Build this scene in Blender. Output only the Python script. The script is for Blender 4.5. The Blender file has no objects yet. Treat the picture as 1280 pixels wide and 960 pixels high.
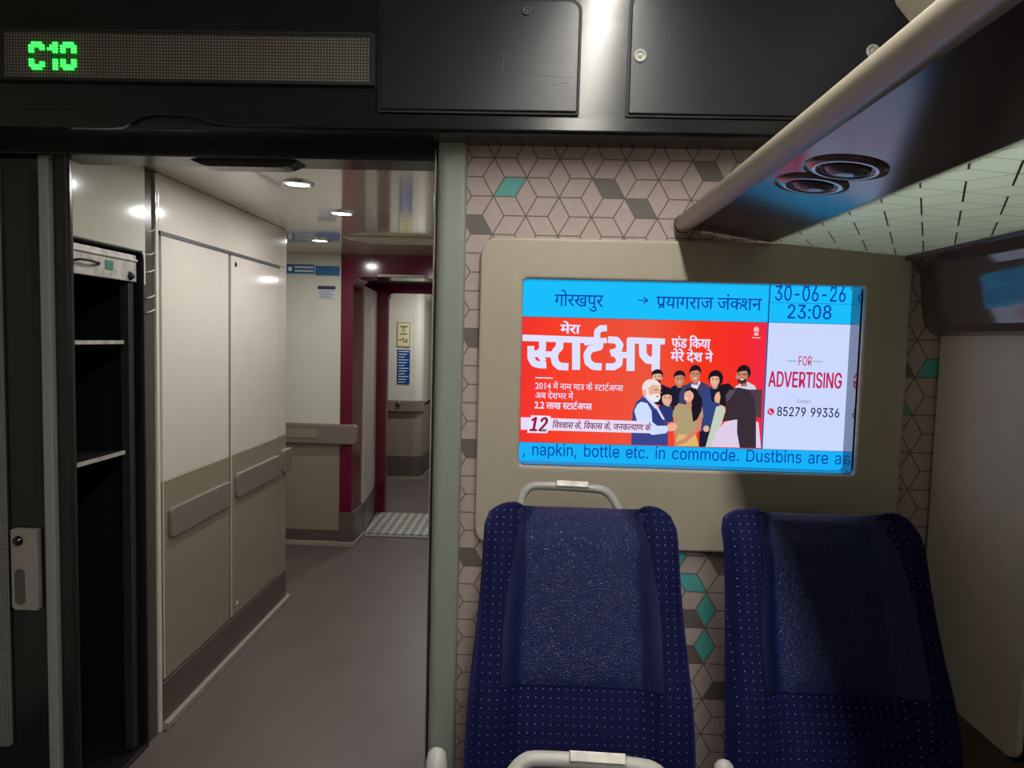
import bpy, bmesh, math, random
import numpy as np
from mathutils import Vector
random.seed(4)
C = bpy.context.scene
COL = C.collection

# ------------------------------------------------------------------ camera, world, exposure
F = 850.0
PIT, YAW, ROL = 0.0657, 0.0275, 0.0255
EYE = 1.5
def _rot():
    cy, sy, cp, sp, cr, sr = math.cos(YAW), math.sin(YAW), math.cos(PIT), math.sin(PIT), math.cos(ROL), math.sin(ROL)
    return (np.array([[cr, -sr, 0], [sr, cr, 0], [0, 0, 1]]) @ np.array([[1, 0, 0], [0, cp, -sp], [0, sp, cp]])
            @ np.array([[cy, 0, sy], [0, 1, 0], [-sy, 0, cy]]))
RM = _rot()
def axis(i):
    r = RM[i]
    return Vector((r[0], r[2], -r[1]))
cam_d = bpy.data.cameras.new('camera')
cam = bpy.data.objects.new('camera', cam_d)
COL.objects.link(cam)
cam_d.sensor_fit = 'HORIZONTAL'
cam_d.sensor_width = 36.0
cam_d.lens = 36.0 * F / 1280.0
cam_d.clip_start = 0.02
cx, cu, cb = axis(0), -axis(1), -axis(2)
from mathutils import Matrix
m3 = Matrix((cx, cu, cb)).transposed()
cam.matrix_world = Matrix.Translation((0, 0, EYE)) @ m3.to_4x4()
C.camera = cam

w = bpy.data.worlds.new('world')
C.world = w
w.use_nodes = True
w.node_tree.nodes['Background'].inputs[0].default_value = (0.8, 0.85, 1.0, 1)
w.node_tree.nodes['Background'].inputs[1].default_value = 0.012
C.view_settings.view_transform = 'Standard'
C.view_settings.look = 'None'
C.view_settings.exposure = 0.0
C.view_settings.gamma = 1.0
C.view_settings.use_curve_mapping = False

STRIP_E = 58.0       # saloon ceiling strip
SPOT_W = 5.0        # vestibule downlights
LENS_E = 14.0

# ------------------------------------------------------------------ measuring helpers (pixel of the 1280x960 frame -> point in the place)
def ray(px, py):
    v = np.array([(px - 640) / F, (py - 480) / F, 1.0])
    q = RM.T @ v
    return Vector((q[0], q[2], -q[1]))
def at(px, py, Y):
    d = ray(px, py)
    return Vector((0, 0, EYE)) + d * (Y / d.y)
def on_left(px, py, X):
    d = ray(px, py)
    return Vector((0, 0, EYE)) + d * (X / d.x)

# ------------------------------------------------------------------ materials
def lin(c):
    return tuple(((v / 255) / 12.92 if v / 255 <= 0.04045 else ((v / 255 + 0.055) / 1.055) ** 2.4) for v in c) + (1.0,)
def mat(name, rgb, rough=0.5, metal=0.0, spec=0.5, noise=0.0, scale=60.0, bump=0.0, bscale=300.0, coat=0.0):
    m = bpy.data.materials.new(name)
    m.use_nodes = True
    nt = m.node_tree
    b = nt.nodes['Principled BSDF']
    b.inputs['Base Color'].default_value = lin(rgb)
    b.inputs['Roughness'].default_value = rough
    b.inputs['Metallic'].default_value = metal
    b.inputs['Specular IOR Level'].default_value = spec
    b.inputs['Coat Weight'].default_value = coat
    b.inputs['Coat Roughness'].default_value = 0.08
    tc = nt.nodes.new('ShaderNodeTexCoord')
    if noise > 0:
        n = nt.nodes.new('ShaderNodeTexNoise')
        n.inputs['Scale'].default_value = scale
        n.inputs['Detail'].default_value = 6
        nt.links.new(tc.outputs['Object'], n.inputs['Vector'])
        r = nt.nodes.new('ShaderNodeValToRGB')
        l = lin(rgb)
        r.color_ramp.elements[0].position = 0.3
        r.color_ramp.elements[1].position = 0.7
        r.color_ramp.elements[0].color = tuple(v * (1 - noise) for v in l[:3]) + (1,)
        r.color_ramp.elements[1].color = tuple(min(1, v * (1 + noise)) for v in l[:3]) + (1,)
        nt.links.new(n.outputs['Fac'], r.inputs['Fac'])
        nt.links.new(r.outputs['Color'], b.inputs['Base Color'])
    if bump > 0:
        n2 = nt.nodes.new('ShaderNodeTexNoise')
        n2.inputs['Scale'].default_value = bscale
        n2.inputs['Detail'].default_value = 3
        nt.links.new(tc.outputs['Object'], n2.inputs['Vector'])
        bp = nt.nodes.new('ShaderNodeBump')
        bp.inputs['Strength'].default_value = bump
        bp.inputs['Distance'].default_value = 0.002
        nt.links.new(n2.outputs['Fac'], bp.inputs['Height'])
        nt.links.new(bp.outputs['Normal'], b.inputs['Normal'])
    return m
def emit(name, rgb, s=1.0):
    m = bpy.data.materials.new(name)
    m.use_nodes = True
    nt = m.node_tree
    for n in list(nt.nodes):
        if n.type == 'BSDF_PRINCIPLED':
            nt.nodes.remove(n)
    e = nt.nodes.new('ShaderNodeEmission')
    e.inputs[0].default_value = lin(rgb)
    e.inputs[1].default_value = s
    nt.links.new(e.outputs[0], nt.nodes['Material Output'].inputs['Surface'])
    return m

M = {}
M['black'] = mat('black_plastic', (18, 20, 25), 0.20, noise=0.12, scale=9, bump=0.05, bscale=500)
M['black_panel'] = mat('black_panel', (22, 26, 34), 0.30, noise=0.12, scale=9, bump=0.12, bscale=700)
M['black_matte'] = mat('black_matte', (22, 22, 24), 0.6)
M['black_gloss'] = mat('black_gloss', (18, 18, 20), 0.25)
M['gasket'] = mat('gasket', (16, 15, 17), 0.6)
M['beige'] = mat('beige_moulding', (176, 169, 152), 0.42, noise=0.03, scale=30, bump=0.10, bscale=600)
M['side_beige'] = mat('side_beige', (204, 198, 184), 0.55, noise=0.04, scale=20, bump=0.15, bscale=500)
M['side_grey'] = mat('side_moulding_grey', (92, 82, 78), 0.10, noise=0.04, scale=30, coat=0.6)
M['tile'] = mat('wall_tile_pink', (176, 160, 157), 0.5, noise=0.05, scale=40)
M['tile_grey'] = mat('wall_tile_grey', (104, 97, 94), 0.5, noise=0.04, scale=40)
M['tile_teal'] = mat('wall_tile_teal', (84, 172, 168), 0.5, noise=0.04, scale=40)
M['tile_line'] = mat('wall_tile_line', (104, 94, 90), 0.55)
M['pole'] = mat('pole_grey', (142, 150, 146), 0.42, noise=0.03, scale=40)
M['dark_chrome'] = mat('dark_chrome', (70, 70, 72), 0.15, metal=1.0)
M['lock_grey'] = mat('lock_grey', (134, 130, 128), 0.5, noise=0.04)
M['chrome'] = mat('chrome', (220, 220, 222), 0.12, metal=1.0)
M['steel'] = mat('brushed_steel', (186, 182, 176), 0.38, metal=0.35, noise=0.30, scale=28)
M['alu'] = mat('painted_aluminium', (168, 170, 164), 0.38, noise=0.03)
M['strip'] = mat('grey_profile', (128, 130, 132), 0.5)
M['white'] = mat('white_laminate', (208, 201, 192), 0.13, noise=0.025, scale=5)
M['cream'] = mat('cream_wall', (204, 202, 190), 0.12, noise=0.025, scale=6)
M['taupe'] = mat('taupe_laminate', (138, 128, 112), 0.3, noise=0.05, scale=50)
M['rail'] = mat('bumper_taupe', (122, 108, 100), 0.42, noise=0.05, scale=50)
M['plinth'] = mat('plinth_brown', (86, 76, 74), 0.4, noise=0.06, scale=50)
M['skirt'] = mat('skirting_grey', (150, 140, 130), 0.4, noise=0.1, scale=40)
M['burgundy'] = mat('burgundy_gloss', (96, 12, 44), 0.14, noise=0.03)
M['vest_ceiling'] = mat('ceiling_gloss', (196, 188, 174), 0.08, spec=0.8, coat=0.8)
M['ceil'] = mat('ceiling_beige', (196, 186, 168), 0.5)
M['navy_plain'] = mat('navy_plain', (12, 16, 66), 0.7, noise=0.06, scale=80)
M['rack_dark'] = mat('rack_underside', (62, 52, 60), 0.16, noise=0.04, scale=60)
M['rack_nose'] = mat('rack_nose', (176, 168, 150), 0.36, noise=0.03)
M['niche_edge'] = mat('niche_edge', (46, 44, 45), 0.4)
M['niche'] = mat('niche_black', (26, 25, 28), 0.35)
M['blue_sign'] = mat('blue_sign', (38, 96, 150), 0.4)
M['white_ink'] = mat('white_ink', (225, 228, 230), 0.5)
M['dark_ink'] = mat('dark_ink', (40, 44, 70), 0.5)
M['yellow_paper'] = mat('cream_paper', (214, 206, 160), 0.5)
M['paper'] = mat('pale_paper', (200, 202, 204), 0.5)
M['green_sticker'] = mat('green_sticker', (30, 120, 96), 0.5)
M['scuff'] = mat('scuff', (112, 112, 116), 0.6)
M['lens_glass'] = mat('lens_dark', (92, 84, 96), 0.08)
M['seat_base'] = mat('seat_frame_grey', (70, 70, 72), 0.5)
M['seat_shell'] = mat('seat_shell', (46, 48, 60), 0.5)
M['reveal'] = mat('screen_reveal', (150, 156, 166), 0.06, metal=0.75)
M['line_grey'] = mat('glass_line', (96, 104, 92), 0.6)
M['led_off'] = None

def floor_mat():
    m = mat('floor_vinyl', (92, 80, 78), 0.42, noise=0.0)
    nt = m.node_tree; b = nt.nodes['Principled BSDF']
    tc = nt.nodes.new('ShaderNodeTexCoord')
    n = nt.nodes.new('ShaderNodeTexNoise'); n.inputs['Scale'].default_value = 420; n.inputs['Detail'].default_value = 2
    n2 = nt.nodes.new('ShaderNodeTexNoise'); n2.inputs['Scale'].default_value = 4; n2.inputs['Detail'].default_value = 5
    nt.links.new(tc.outputs['Object'], n.inputs['Vector']); nt.links.new(tc.outputs['Object'], n2.inputs['Vector'])
    r = nt.nodes.new('ShaderNodeValToRGB')
    e = r.color_ramp.elements
    e[0].position = 0.3; e[0].color = lin((80, 70, 70)); e[1].position = 0.72; e[1].color = lin((126, 112, 108))
    nt.links.new(n.outputs['Fac'], r.inputs['Fac'])
    mx = nt.nodes.new('ShaderNodeMix'); mx.data_type = 'RGBA'; mx.blend_type = 'MULTIPLY'; mx.inputs['Factor'].default_value = 0.35
    nt.links.new(r.outputs['Color'], mx.inputs['A']); nt.links.new(n2.outputs['Fac'], mx.inputs['B'])
    nt.links.new(mx.outputs['Result'], b.inputs['Base Color'])
    return m
M['floor'] = floor_mat()

def dotted_fabric():
    m = mat('dotted_navy_fabric', (18, 24, 84), 0.85, spec=0.2)
    nt = m.node_tree; b = nt.nodes['Principled BSDF']
    uv = nt.nodes.new('ShaderNodeUVMap')
    sep = nt.nodes.new('ShaderNodeSeparateXYZ'); nt.links.new(uv.outputs['UV'], sep.inputs[0])
    def math_(op, a, b2=None):
        n = nt.nodes.new('ShaderNodeMath'); n.operation = op
        if isinstance(a, (int, float)): n.inputs[0].default_value = a
        else: nt.links.new(a, n.inputs[0])
        if b2 is not None:
            if isinstance(b2, (int, float)): n.inputs[1].default_value = b2
            else: nt.links.new(b2, n.inputs[1])
        return n.outputs[0]
    P = 0.0176
    v = math_('DIVIDE', sep.outputs['Y'], P)
    u = math_('DIVIDE', sep.outputs['X'], P)
    du = math_('SUBTRACT', math_('FRACT', u), 0.5)
    dv = math_('SUBTRACT', math_('FRACT', v), 0.5)
    r2 = math_('ADD', math_('MULTIPLY', du, du), math_('MULTIPLY', dv, dv))
    dot = math_('LESS_THAN', r2, 0.0036)
    n = nt.nodes.new('ShaderNodeTexNoise'); n.inputs['Scale'].default_value = 300
    nt.links.new(uv.outputs['UV'], n.inputs['Vector'])
    r = nt.nodes.new('ShaderNodeValToRGB'); r.color_ramp.elements[0].color = lin((5, 6, 32)); r.color_ramp.elements[1].color = lin((14, 20, 78))
    nt.links.new(n.outputs['Fac'], r.inputs['Fac'])
    mx = nt.nodes.new('ShaderNodeMix'); mx.data_type = 'RGBA'
    nt.links.new(dot, mx.inputs['Factor']); nt.links.new(r.outputs['Color'], mx.inputs['A']); mx.inputs['B'].default_value = lin((160, 166, 196))
    nt.links.new(mx.outputs['Result'], b.inputs['Base Color'])
    b.inputs['Sheen Weight'].default_value = 0.2
    b.inputs['Sheen Tint'].default_value = lin((60, 80, 200))
    return m
M['dots'] = dotted_fabric()

def leather():
    m = mat('navy_leather', (12, 27, 82), 0.43, spec=0.45)
    nt = m.node_tree; b = nt.nodes['Principled BSDF']
    tc = nt.nodes.new('ShaderNodeTexCoord')
    v = nt.nodes.new('ShaderNodeTexVoronoi'); v.inputs['Scale'].default_value = 210; v.feature = 'DISTANCE_TO_EDGE'
    nt.links.new(tc.outputs['Object'], v.inputs['Vector'])
    bp = nt.nodes.new('ShaderNodeBump'); bp.inputs['Strength'].default_value = 1.0; bp.inputs['Distance'].default_value = 0.003
    nt.links.new(v.outputs['Distance'], bp.inputs['Height']); nt.links.new(bp.outputs['Normal'], b.inputs['Normal'])
    return m
M['leather'] = leather()

def dot_grid(name, pitch, off, on, r, rough=0.5, ax=('X', 'Z')):
    m = mat(name, off, rough)
    nt = m.node_tree; b = nt.nodes['Principled BSDF']
    tc = nt.nodes.new('ShaderNodeTexCoord'); sep = nt.nodes.new('ShaderNodeSeparateXYZ')
    nt.links.new(tc.outputs['Object'], sep.inputs[0])
    outs = []
    for a in ax:
        d = nt.nodes.new('ShaderNodeMath'); d.operation = 'DIVIDE'; d.inputs[1].default_value = pitch; nt.links.new(sep.outputs[a], d.inputs[0])
        f = nt.nodes.new('ShaderNodeMath'); f.operation = 'FRACT'; nt.links.new(d.outputs[0], f.inputs[0])
        s = nt.nodes.new('ShaderNodeMath'); s.operation = 'SUBTRACT'; s.inputs[1].default_value = 0.5; nt.links.new(f.outputs[0], s.inputs[0])
        p = nt.nodes.new('ShaderNodeMath'); p.operation = 'MULTIPLY'; nt.links.new(s.outputs[0], p.inputs[0]); nt.links.new(s.outputs[0], p.inputs[1])
        outs.append(p.outputs[0])
    ad = nt.nodes.new('ShaderNodeMath'); ad.operation = 'ADD'; nt.links.new(outs[0], ad.inputs[0]); nt.links.new(outs[1], ad.inputs[1])
    lt = nt.nodes.new('ShaderNodeMath'); lt.operation = 'LESS_THAN'; lt.inputs[1].default_value = r * r; nt.links.new(ad.outputs[0], lt.inputs[0])
    mx = nt.nodes.new('ShaderNodeMix'); mx.data_type = 'RGBA'; mx.inputs['A'].default_value = lin(off); mx.inputs['B'].default_value = lin(on)
    nt.links.new(lt.outputs[0], mx.inputs['Factor']); nt.links.new(mx.outputs['Result'], b.inputs['Base Color'])
    return m
M['led_board'] = dot_grid('led_board', 0.0078, (44, 43, 42), (122, 116, 112), 0.34, 0.4)
M['frit'] = dot_grid('frit_glass', 0.006, (46, 48, 50), (140, 146, 144), 0.36, 0.35)
M['led'] = emit('green_led', (30, 255, 50), 9.0)
M['led_dim'] = emit('green_led_dim', (6, 90, 20), 1.0)
M['lamp'] = emit('lamp_white', (236, 244, 255), LENS_E)
M['strip_lamp'] = emit('strip_lamp', (255, 250, 240), STRIP_E)

def frosted():
    m = bpy.data.materials.new('frosted_glass'); m.use_nodes = True
    nt = m.node_tree; b = nt.nodes['Principled BSDF']
    b.inputs['Base Color'].default_value = lin((196, 206, 200)); b.inputs['Roughness'].default_value = 0.3
    tr = nt.nodes.new('ShaderNodeBsdfTranslucent'); tr.inputs[0].default_value = lin((206, 216, 208))
    mx = nt.nodes.new('ShaderNodeMixShader'); mx.inputs[0].default_value = 0.75
    nt.links.new(b.outputs[0], mx.inputs[1]); nt.links.new(tr.outputs[0], mx.inputs[2])
    nt.links.new(mx.outputs[0], nt.nodes['Material Output'].inputs['Surface'])
    return m
M['frosted'] = frosted()

def diamond_plate():
    m = mat('diamond_plate', (196, 196, 194), 0.34, metal=0.6)
    nt = m.node_tree; b = nt.nodes['Principled BSDF']
    tc = nt.nodes.new('ShaderNodeTexCoord')
    mp = nt.nodes.new('ShaderNodeMapping'); mp.inputs['Rotation'].default_value = (0, 0, math.radians(45))
    nt.links.new(tc.outputs['Object'], mp.inputs[0])
    ck = nt.nodes.new('ShaderNodeTexChecker'); ck.inputs['Scale'].default_value = 22
    ck.inputs['Color1'].default_value = lin((226, 226, 222)); ck.inputs['Color2'].default_value = lin((150, 150, 148))
    nt.links.new(mp.outputs[0], ck.inputs['Vector'])
    nt.links.new(ck.outputs['Color'], b.inputs['Base Color'])
    bp = nt.nodes.new('ShaderNodeBump'); bp.inputs['Strength'].default_value = 0.5; bp.inputs['Distance'].default_value = 0.003
    nt.links.new(ck.outputs['Fac'], bp.inputs['Height']); nt.links.new(bp.outputs['Normal'], b.inputs['Normal'])
    return m
M['plate'] = diamond_plate()

# ------------------------------------------------------------------ mesh builder
ORG = {}
class MB:
    def __init__(s):
        s.bm = bmesh.new(); s.uv = None
    def faces_of(s, vs, fs, mi=0, smooth=False):
        bv = [s.bm.verts.new(v) for v in vs]
        for f in fs:
            try:
                fc = s.bm.faces.new([bv[i] for i in f]); fc.material_index = mi; fc.smooth = smooth
            except ValueError:
                pass
        return bv
    def box(s, x0, x1, y0, y1, z0, z1, mi=0):
        x0, x1 = min(x0, x1), max(x0, x1); y0, y1 = min(y0, y1), max(y0, y1); z0, z1 = min(z0, z1), max(z0, z1)
        v = [(x0, y0, z0), (x1, y0, z0), (x1, y1, z0), (x0, y1, z0), (x0, y0, z1), (x1, y0, z1), (x1, y1, z1), (x0, y1, z1)]
        s.faces_of(v, [(0, 3, 2, 1), (4, 5, 6, 7), (0, 1, 5, 4), (1, 2, 6, 5), (2, 3, 7, 6), (3, 0, 4, 7)], mi)
        return s
    def prism(s, poly, a, b, ax='y', mi=0, smooth=False):
        """poly: 2D outline; extruded along ax from a to b"""
        def P(p, t):
            if ax == 'y': return (p[0], t, p[1])
            if ax == 'x': return (t, p[0], p[1])
            return (p[0], p[1], t)
        n = len(poly)
        v = [P(p, a) for p in poly] + [P(p, b) for p in poly]
        f = [tuple(range(n)), tuple(range(2 * n - 1, n - 1, -1))]
        bv = s.faces_of(v, f, mi)
        for i in range(n):
            j = (i + 1) % n
            fc = s.bm.faces.new([bv[j], bv[i], bv[n + i], bv[n + j]]); fc.material_index = mi; fc.smooth = smooth
        return s
    def ring(s, outer, inner, a, b, ax='y', mi=0):
        """frame between two outlines with the same point count, extruded"""
        def P(p, t):
            if ax == 'y': return (p[0], t, p[1])
            if ax == 'x': return (t, p[0], p[1])
            return (p[0], p[1], t)
        n = len(outer)
        v = [P(p, a) for p in outer] + [P(p, a) for p in inner] + [P(p, b) for p in outer] + [P(p, b) for p in inner]
        f = []
        for i in range(n):
            j = (i + 1) % n
            f += [(i, j, n + j, n + i), (2 * n + i, 3 * n + i, 3 * n + j, 2 * n + j), (j, i, 2 * n + i, 2 * n + j), (n + i, n + j, 3 * n + j, 3 * n + i)]
        s.faces_of(v, f, mi)
        return s
    def poly(s, pts, mi=0):
        s.faces_of(pts, [tuple(range(len(pts)))], mi)
        return s
    def tube(s, path, r, seg=10, mi=0, cap=True, flat=1.0):
        path = [Vector(p) for p in path]; n = len(path)
        rs = r if isinstance(r, (list, tuple)) else [r] * n
        rings = []
        prev = None
        for i, p in enumerate(path):
            t = (path[min(i + 1, n - 1)] - path[max(i - 1, 0)]).normalized()
            if prev is None:
                up = Vector((0, 0, 1)) if abs(t.z) < 0.9 else Vector((0, 1, 0))
                a = t.cross(up).normalized()
            else:
                a = (prev - t * prev.dot(t)).normalized()
            prev = a
            b = t.cross(a)
            rings.append([s.bm.verts.new(p + (a * math.cos(k * 2 * math.pi / seg) + b * math.sin(k * 2 * math.pi / seg) * flat) * rs[i]) for k in range(seg)])
        for i in range(n - 1):
            for k in range(seg):
                l = (k + 1) % seg
                f = s.bm.faces.new([rings[i][k], rings[i][l], rings[i + 1][l], rings[i + 1][k]]); f.smooth = True; f.material_index = mi
        if cap:
            for rg in (list(reversed(rings[0])), rings[-1]):
                f = s.bm.faces.new(rg); f.material_index = mi
        return s
    def lathe(s, prof, c, n=24, axis=(0, 0, 1), mi=0, smooth=True):
        """prof: [(radius, along)] round axis through c"""
        ax = Vector(axis).normalized()
        a = ax.orthogonal().normalized(); b = ax.cross(a); c = Vector(c)
        rings = []
        for r, h in prof:
            if r < 1e-6: rings.append([s.bm.verts.new(c + ax * h)])
            else: rings.append([s.bm.verts.new(c + ax * h + (a * math.cos(k * 2 * math.pi / n) + b * math.sin(k * 2 * math.pi / n)) * r) for k in range(n)])
        for i in range(len(rings) - 1):
            A, B = rings[i], rings[i + 1]
            for k in range(n):
                l = (k + 1) % n
                if len(A) == 1 and len(B) == 1: continue
                if len(A) == 1: vs = [A[0], B[l], B[k]]
                elif len(B) == 1: vs = [A[k], A[l], B[0]]
                else: vs = [A[k], A[l], B[l], B[k]]
                f = s.bm.faces.new(vs); f.smooth = smooth; f.material_index = mi
        return s
    def build(s, name, mats, parent=None, bevel=0.0, seg=2, tri=False):
        bm = s.bm
        bmesh.ops.recalc_face_normals(bm, faces=bm.faces[:])
        if bevel > 0:
            es = [e for e in bm.edges if len(e.link_faces) == 2 and e.calc_face_angle(0) > 0.5]
            bmesh.ops.bevel(bm, geom=es, offset=bevel, segments=seg, affect='EDGES', profile=0.5, clamp_overlap=True)
        off = ORG.get(parent.name, Vector()) if parent else Vector()
        for v in bm.verts: v.co -= off
        me = bpy.data.meshes.new(name)
        bm.to_mesh(me); bm.free()
        o = bpy.data.objects.new(name, me); COL.objects.link(o)
        for m in (mats if isinstance(mats, (list, tuple)) else [mats]): me.materials.append(m)
        if parent: o.parent = parent
        ORG[o.name] = off.copy()
        return o
def tag(o, label=None, cat=None, group=None, kind=None):
    if label: o['label'] = label
    if cat: o['category'] = cat
    if group: o['group'] = group
    if kind: o['kind'] = kind
    return o
def empty(name, loc):
    o = bpy.data.objects.new(name, None); COL.objects.link(o)
    o.location = loc; o.empty_display_size = 0.05
    ORG[o.name] = Vector(loc)
    return o
def struct(o, label=None, cat=None):
    o['kind'] = 'structure'
    if label: o['label'] = label
    if cat: o['category'] = cat
    return o
def rrect(x0, x1, z0, z1, r, n=6):
    rs = r if isinstance(r, (list, tuple)) else [r] * 4    # bl, br, tr, tl
    out = []
    for (cxx, czz, a0, rr) in ((x0 + rs[0], z0 + rs[0], 180, rs[0]), (x1 - rs[1], z0 + rs[1], 270, rs[1]), (x1 - rs[2], z1 - rs[2], 0, rs[2]), (x0 + rs[3], z1 - rs[3], 90, rs[3])):
        for k in range(n + 1):
            a = math.radians(a0 + 90 * k / n)
            out.append((cxx + rr * math.cos(a), czz + rr * math.sin(a)))
    return out
def clip_poly(poly, x0, x1, z0, z1):
    def cut(ps, f):
        out = []
        for i in range(len(ps)):
            a, b = ps[i], ps[(i + 1) % len(ps)]
            fa, fb = f(a), f(b)
            if fa >= 0: out.append(a)
            if (fa >= 0) != (fb >= 0):
                t = fa / (fa - fb); out.append((a[0] + (b[0] - a[0]) * t, a[1] + (b[1] - a[1]) * t))
        return out
    for f in (lambda p: p[0] - x0, lambda p: x1 - p[0], lambda p: p[1] - z0, lambda p: z1 - p[1]):
        if len(poly) < 3: return []
        poly = cut(poly, f)
    return poly

# ================================================================== SETTING
D = 1.90            # the patterned end wall
XL = -1.345         # locker side of the vestibule
CEIL = 2.06         # vestibule ceiling
XR = 1.11           # right side of the saloon

struct(MB().box(-1.95, 1.25, -2.6, 8.6, -0.06, 0.0).build('floor', M['floor']))
struct(MB().box(-1.95, 1.25, -2.6, 1.72, 2.56, 2.60).build('ceiling', M['ceil']))
struct(MB().box(-1.98, -1.93, -2.6, 1.9, 0, 2.56).build('wall_left', M['side_beige']))
struct(MB().box(-1.95, 1.25, -2.66, -2.6, 0, 2.6).build('wall_back', M['side_beige']))

# end wall with the rhombus paper
SX0, SX1, SZ0, SZ1 = -0.028, 0.900, 1.149, 1.668       # screen opening
wb = MB()
wx0, wx1, wz1 = -0.20, 1.14, 2.05
for b in ((wx0, SX0 - 0.01, 0, wz1), (SX1 + 0.01, wx1, 0, wz1), (SX0 - 0.01, SX1 + 0.01, 0, SZ0 - 0.01), (SX0 - 0.01, SX1 + 0.01, SZ1 + 0.01, wz1)):
    wb.box(b[0], b[1], D, D + 0.05, b[2], b[3], 0)
A = 0.0601
s0 = at(698.75, 246.9, D)
e = [(A * math.cos(math.radians(k * 60)), A * math.sin(math.radians(k * 60))) for k in range(6)]
colour_at = {}
def inpoly(p, poly):
    c = False
    for i in range(len(poly)):
        a, b = poly[i], poly[i - 1]
        if (a[1] > p[1]) != (b[1] > p[1]) and p[0] < (b[0] - a[0]) * (p[1] - a[1]) / (b[1] - a[1]) + a[0]: c = not c
    return c
marks = [((638, 233), 2), ((764, 236), 1), ((802, 261), 1), ((600, 281), 1), ((590, 553), 1), ((590, 690), 1), ((592, 412), 1), ((885, 212), 1),
         ((861, 722), 2), ((882, 760), 2), ((880, 806), 2), ((859, 772), 1), ((859, 818), 1), ((1165, 461), 2), ((1129, 505), 2), ((1130, 461), 1),
         ((850, 706), 2), ((893, 706), 1), ((893, 868), 1)]
marks = [((at(p[0], p[1], D).x, at(p[0], p[1], D).z), k) for p, k in marks]
for i in range(-12, 14):
    for j in range(-30, 20):
        sx = s0.x + i * 1.5 * A; sz = s0.z + (i % 2) * A * math.sqrt(3) / 2 + j * A * math.sqrt(3)
        for (p, q) in ((0, 1), (1, 2), (2, 3)):
            quad = [(sx, sz), (sx + e[p][0], sz + e[p][1]), (sx + e[p][0] + e[q][0], sz + e[p][1] + e[q][1]), (sx + e[q][0], sz + e[q][1])]
            mx_, mz_ = sum(v[0] for v in quad) / 4, sum(v[1] for v in quad) / 4
            if mx_ < wx0 - 0.1 or mx_ > wx1 + .1 or mz_ < 0.25 or mz_ > wz1 + .1: continue
            if -0.06 < mx_ < 0.93 and 1.02 < mz_ < 1.72: continue
            k = 1
            for c_, kk in marks:
                if inpoly(c_, quad): k = kk + 1
            sh = 0.945 if k == 1 else 1.0
            sh = 1 - 0.0017 / (A * 0.433)
            qq = [(mx_ + (x - mx_) * sh, mz_ + (z - mz_) * sh) for x, z in quad]
            qq = clip_poly(qq, wx0 + .002, wx1 - 0.002, 0.25, wz1 - .002)
            if len(qq) > 2: wb.poly([(x, D - 0.0006, z) for x, z in qq], k)
struct(wb.build('wall_end', [M['tile_line'], M['tile'], M['tile_grey'], M['tile_teal']]))

# black bulkhead above the doorway
hb = MB()
HY = 1.767
hb.prism([(HY, 2.020), (D + 0.045, 2.030), (D + 0.045, 2.58), (HY - 0.02, 2.58), (HY - 0.006, 2.30)], -1.93, 1.14, 'x')
struct(hb.build('trim_1', M['black'], bevel=0.006), 'black bulkhead beam across the coach above the doorway and screen', 'bulkhead')
lb = MB().box(-1.93, -0.20, 1.90, 2.02, 1.984, 2.04)
struct(lb.build('trim_2', M['black_gloss'], bevel=0.004), 'black door track along the top of the open doorway', 'door track')
# moulded lip along the lower front of the bulkhead, thicker left of the sensor
lp = MB().prism([(-1.93, 2.062), (-1.93, 2.015), (-1.10, 2.015), (-1.07, 2.018), (-1.045, 2.028), (-1.02, 2.042), (-0.99, 2.049), (-0.90, 2.049), (-0.87, 2.042), (-0.83, 2.030), (-0.78, 2.026), (1.1, 2.026), (1.1, 2.062)], HY - 0.013, HY + 0.006, 'y')
struct(lp.build('trim_3', M['black'], bevel=0.003), 'black lip moulding with a dip along the lower front of the bulkhead', 'moulding')

# grey post beside the doorway
def half_round(x0, x1, y0, y1, r):
    pts = []
    for k in range(7):
        a = math.radians(180 + 90 * k / 6); pts.append((x0 + r + r * math.cos(a), y0 + r + r * math.sin(a)))
    for k in range(5):
        a = math.radians(270 + 90 * k / 4); rr = r * 0.35; pts.append((x1 - rr + rr * math.cos(a), y0 + rr + rr * math.sin(a)))
    return pts + [(x1, y1), (x0, y1)]
po = MB().prism(half_round(-0.2705, -0.190, 1.872, 2.0, 0.028), 0, 2.026, 'z', smooth=False)
post = struct(po.build('trim_4', M['pole']), 'grey painted post between the doorway and the patterned wall', 'door post')
struct(MB().box(-0.2785, -0.2735, 1.885, 1.91, 0.0, 2.012).build('trim_5', M['chrome'], bevel=0.0015), 'thin bright chrome strip on the doorway side of the grey post', 'edge strip')
struct(MB().box(-0.2735, -0.262, 1.90, 2.01, 0, 2.02).build('trim_6', M['gasket']), 'black rubber gasket behind the chrome strip', 'gasket')

# ceiling cove at the right above the rack
a1, a2 = at(1128, 0, 1.72), at(1147, 24, 1.72)
cv = MB().prism([(a1.x - 0.14, 2.62), (a1.x - 0.05, a1.z + 0.12), (a1.x, a1.z), (a2.x, a2.z), (1.075, 2.22), (1.10, 2.06), (1.12, 1.9), (1.24, 1.9), (1.24, 2.62)], -2.6, 1.755, 'y')
struct(cv.build('trim_7', M['ceil'], bevel=0.01), 'beige ceiling cove curving down behind the luggage rack', 'cove')

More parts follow.
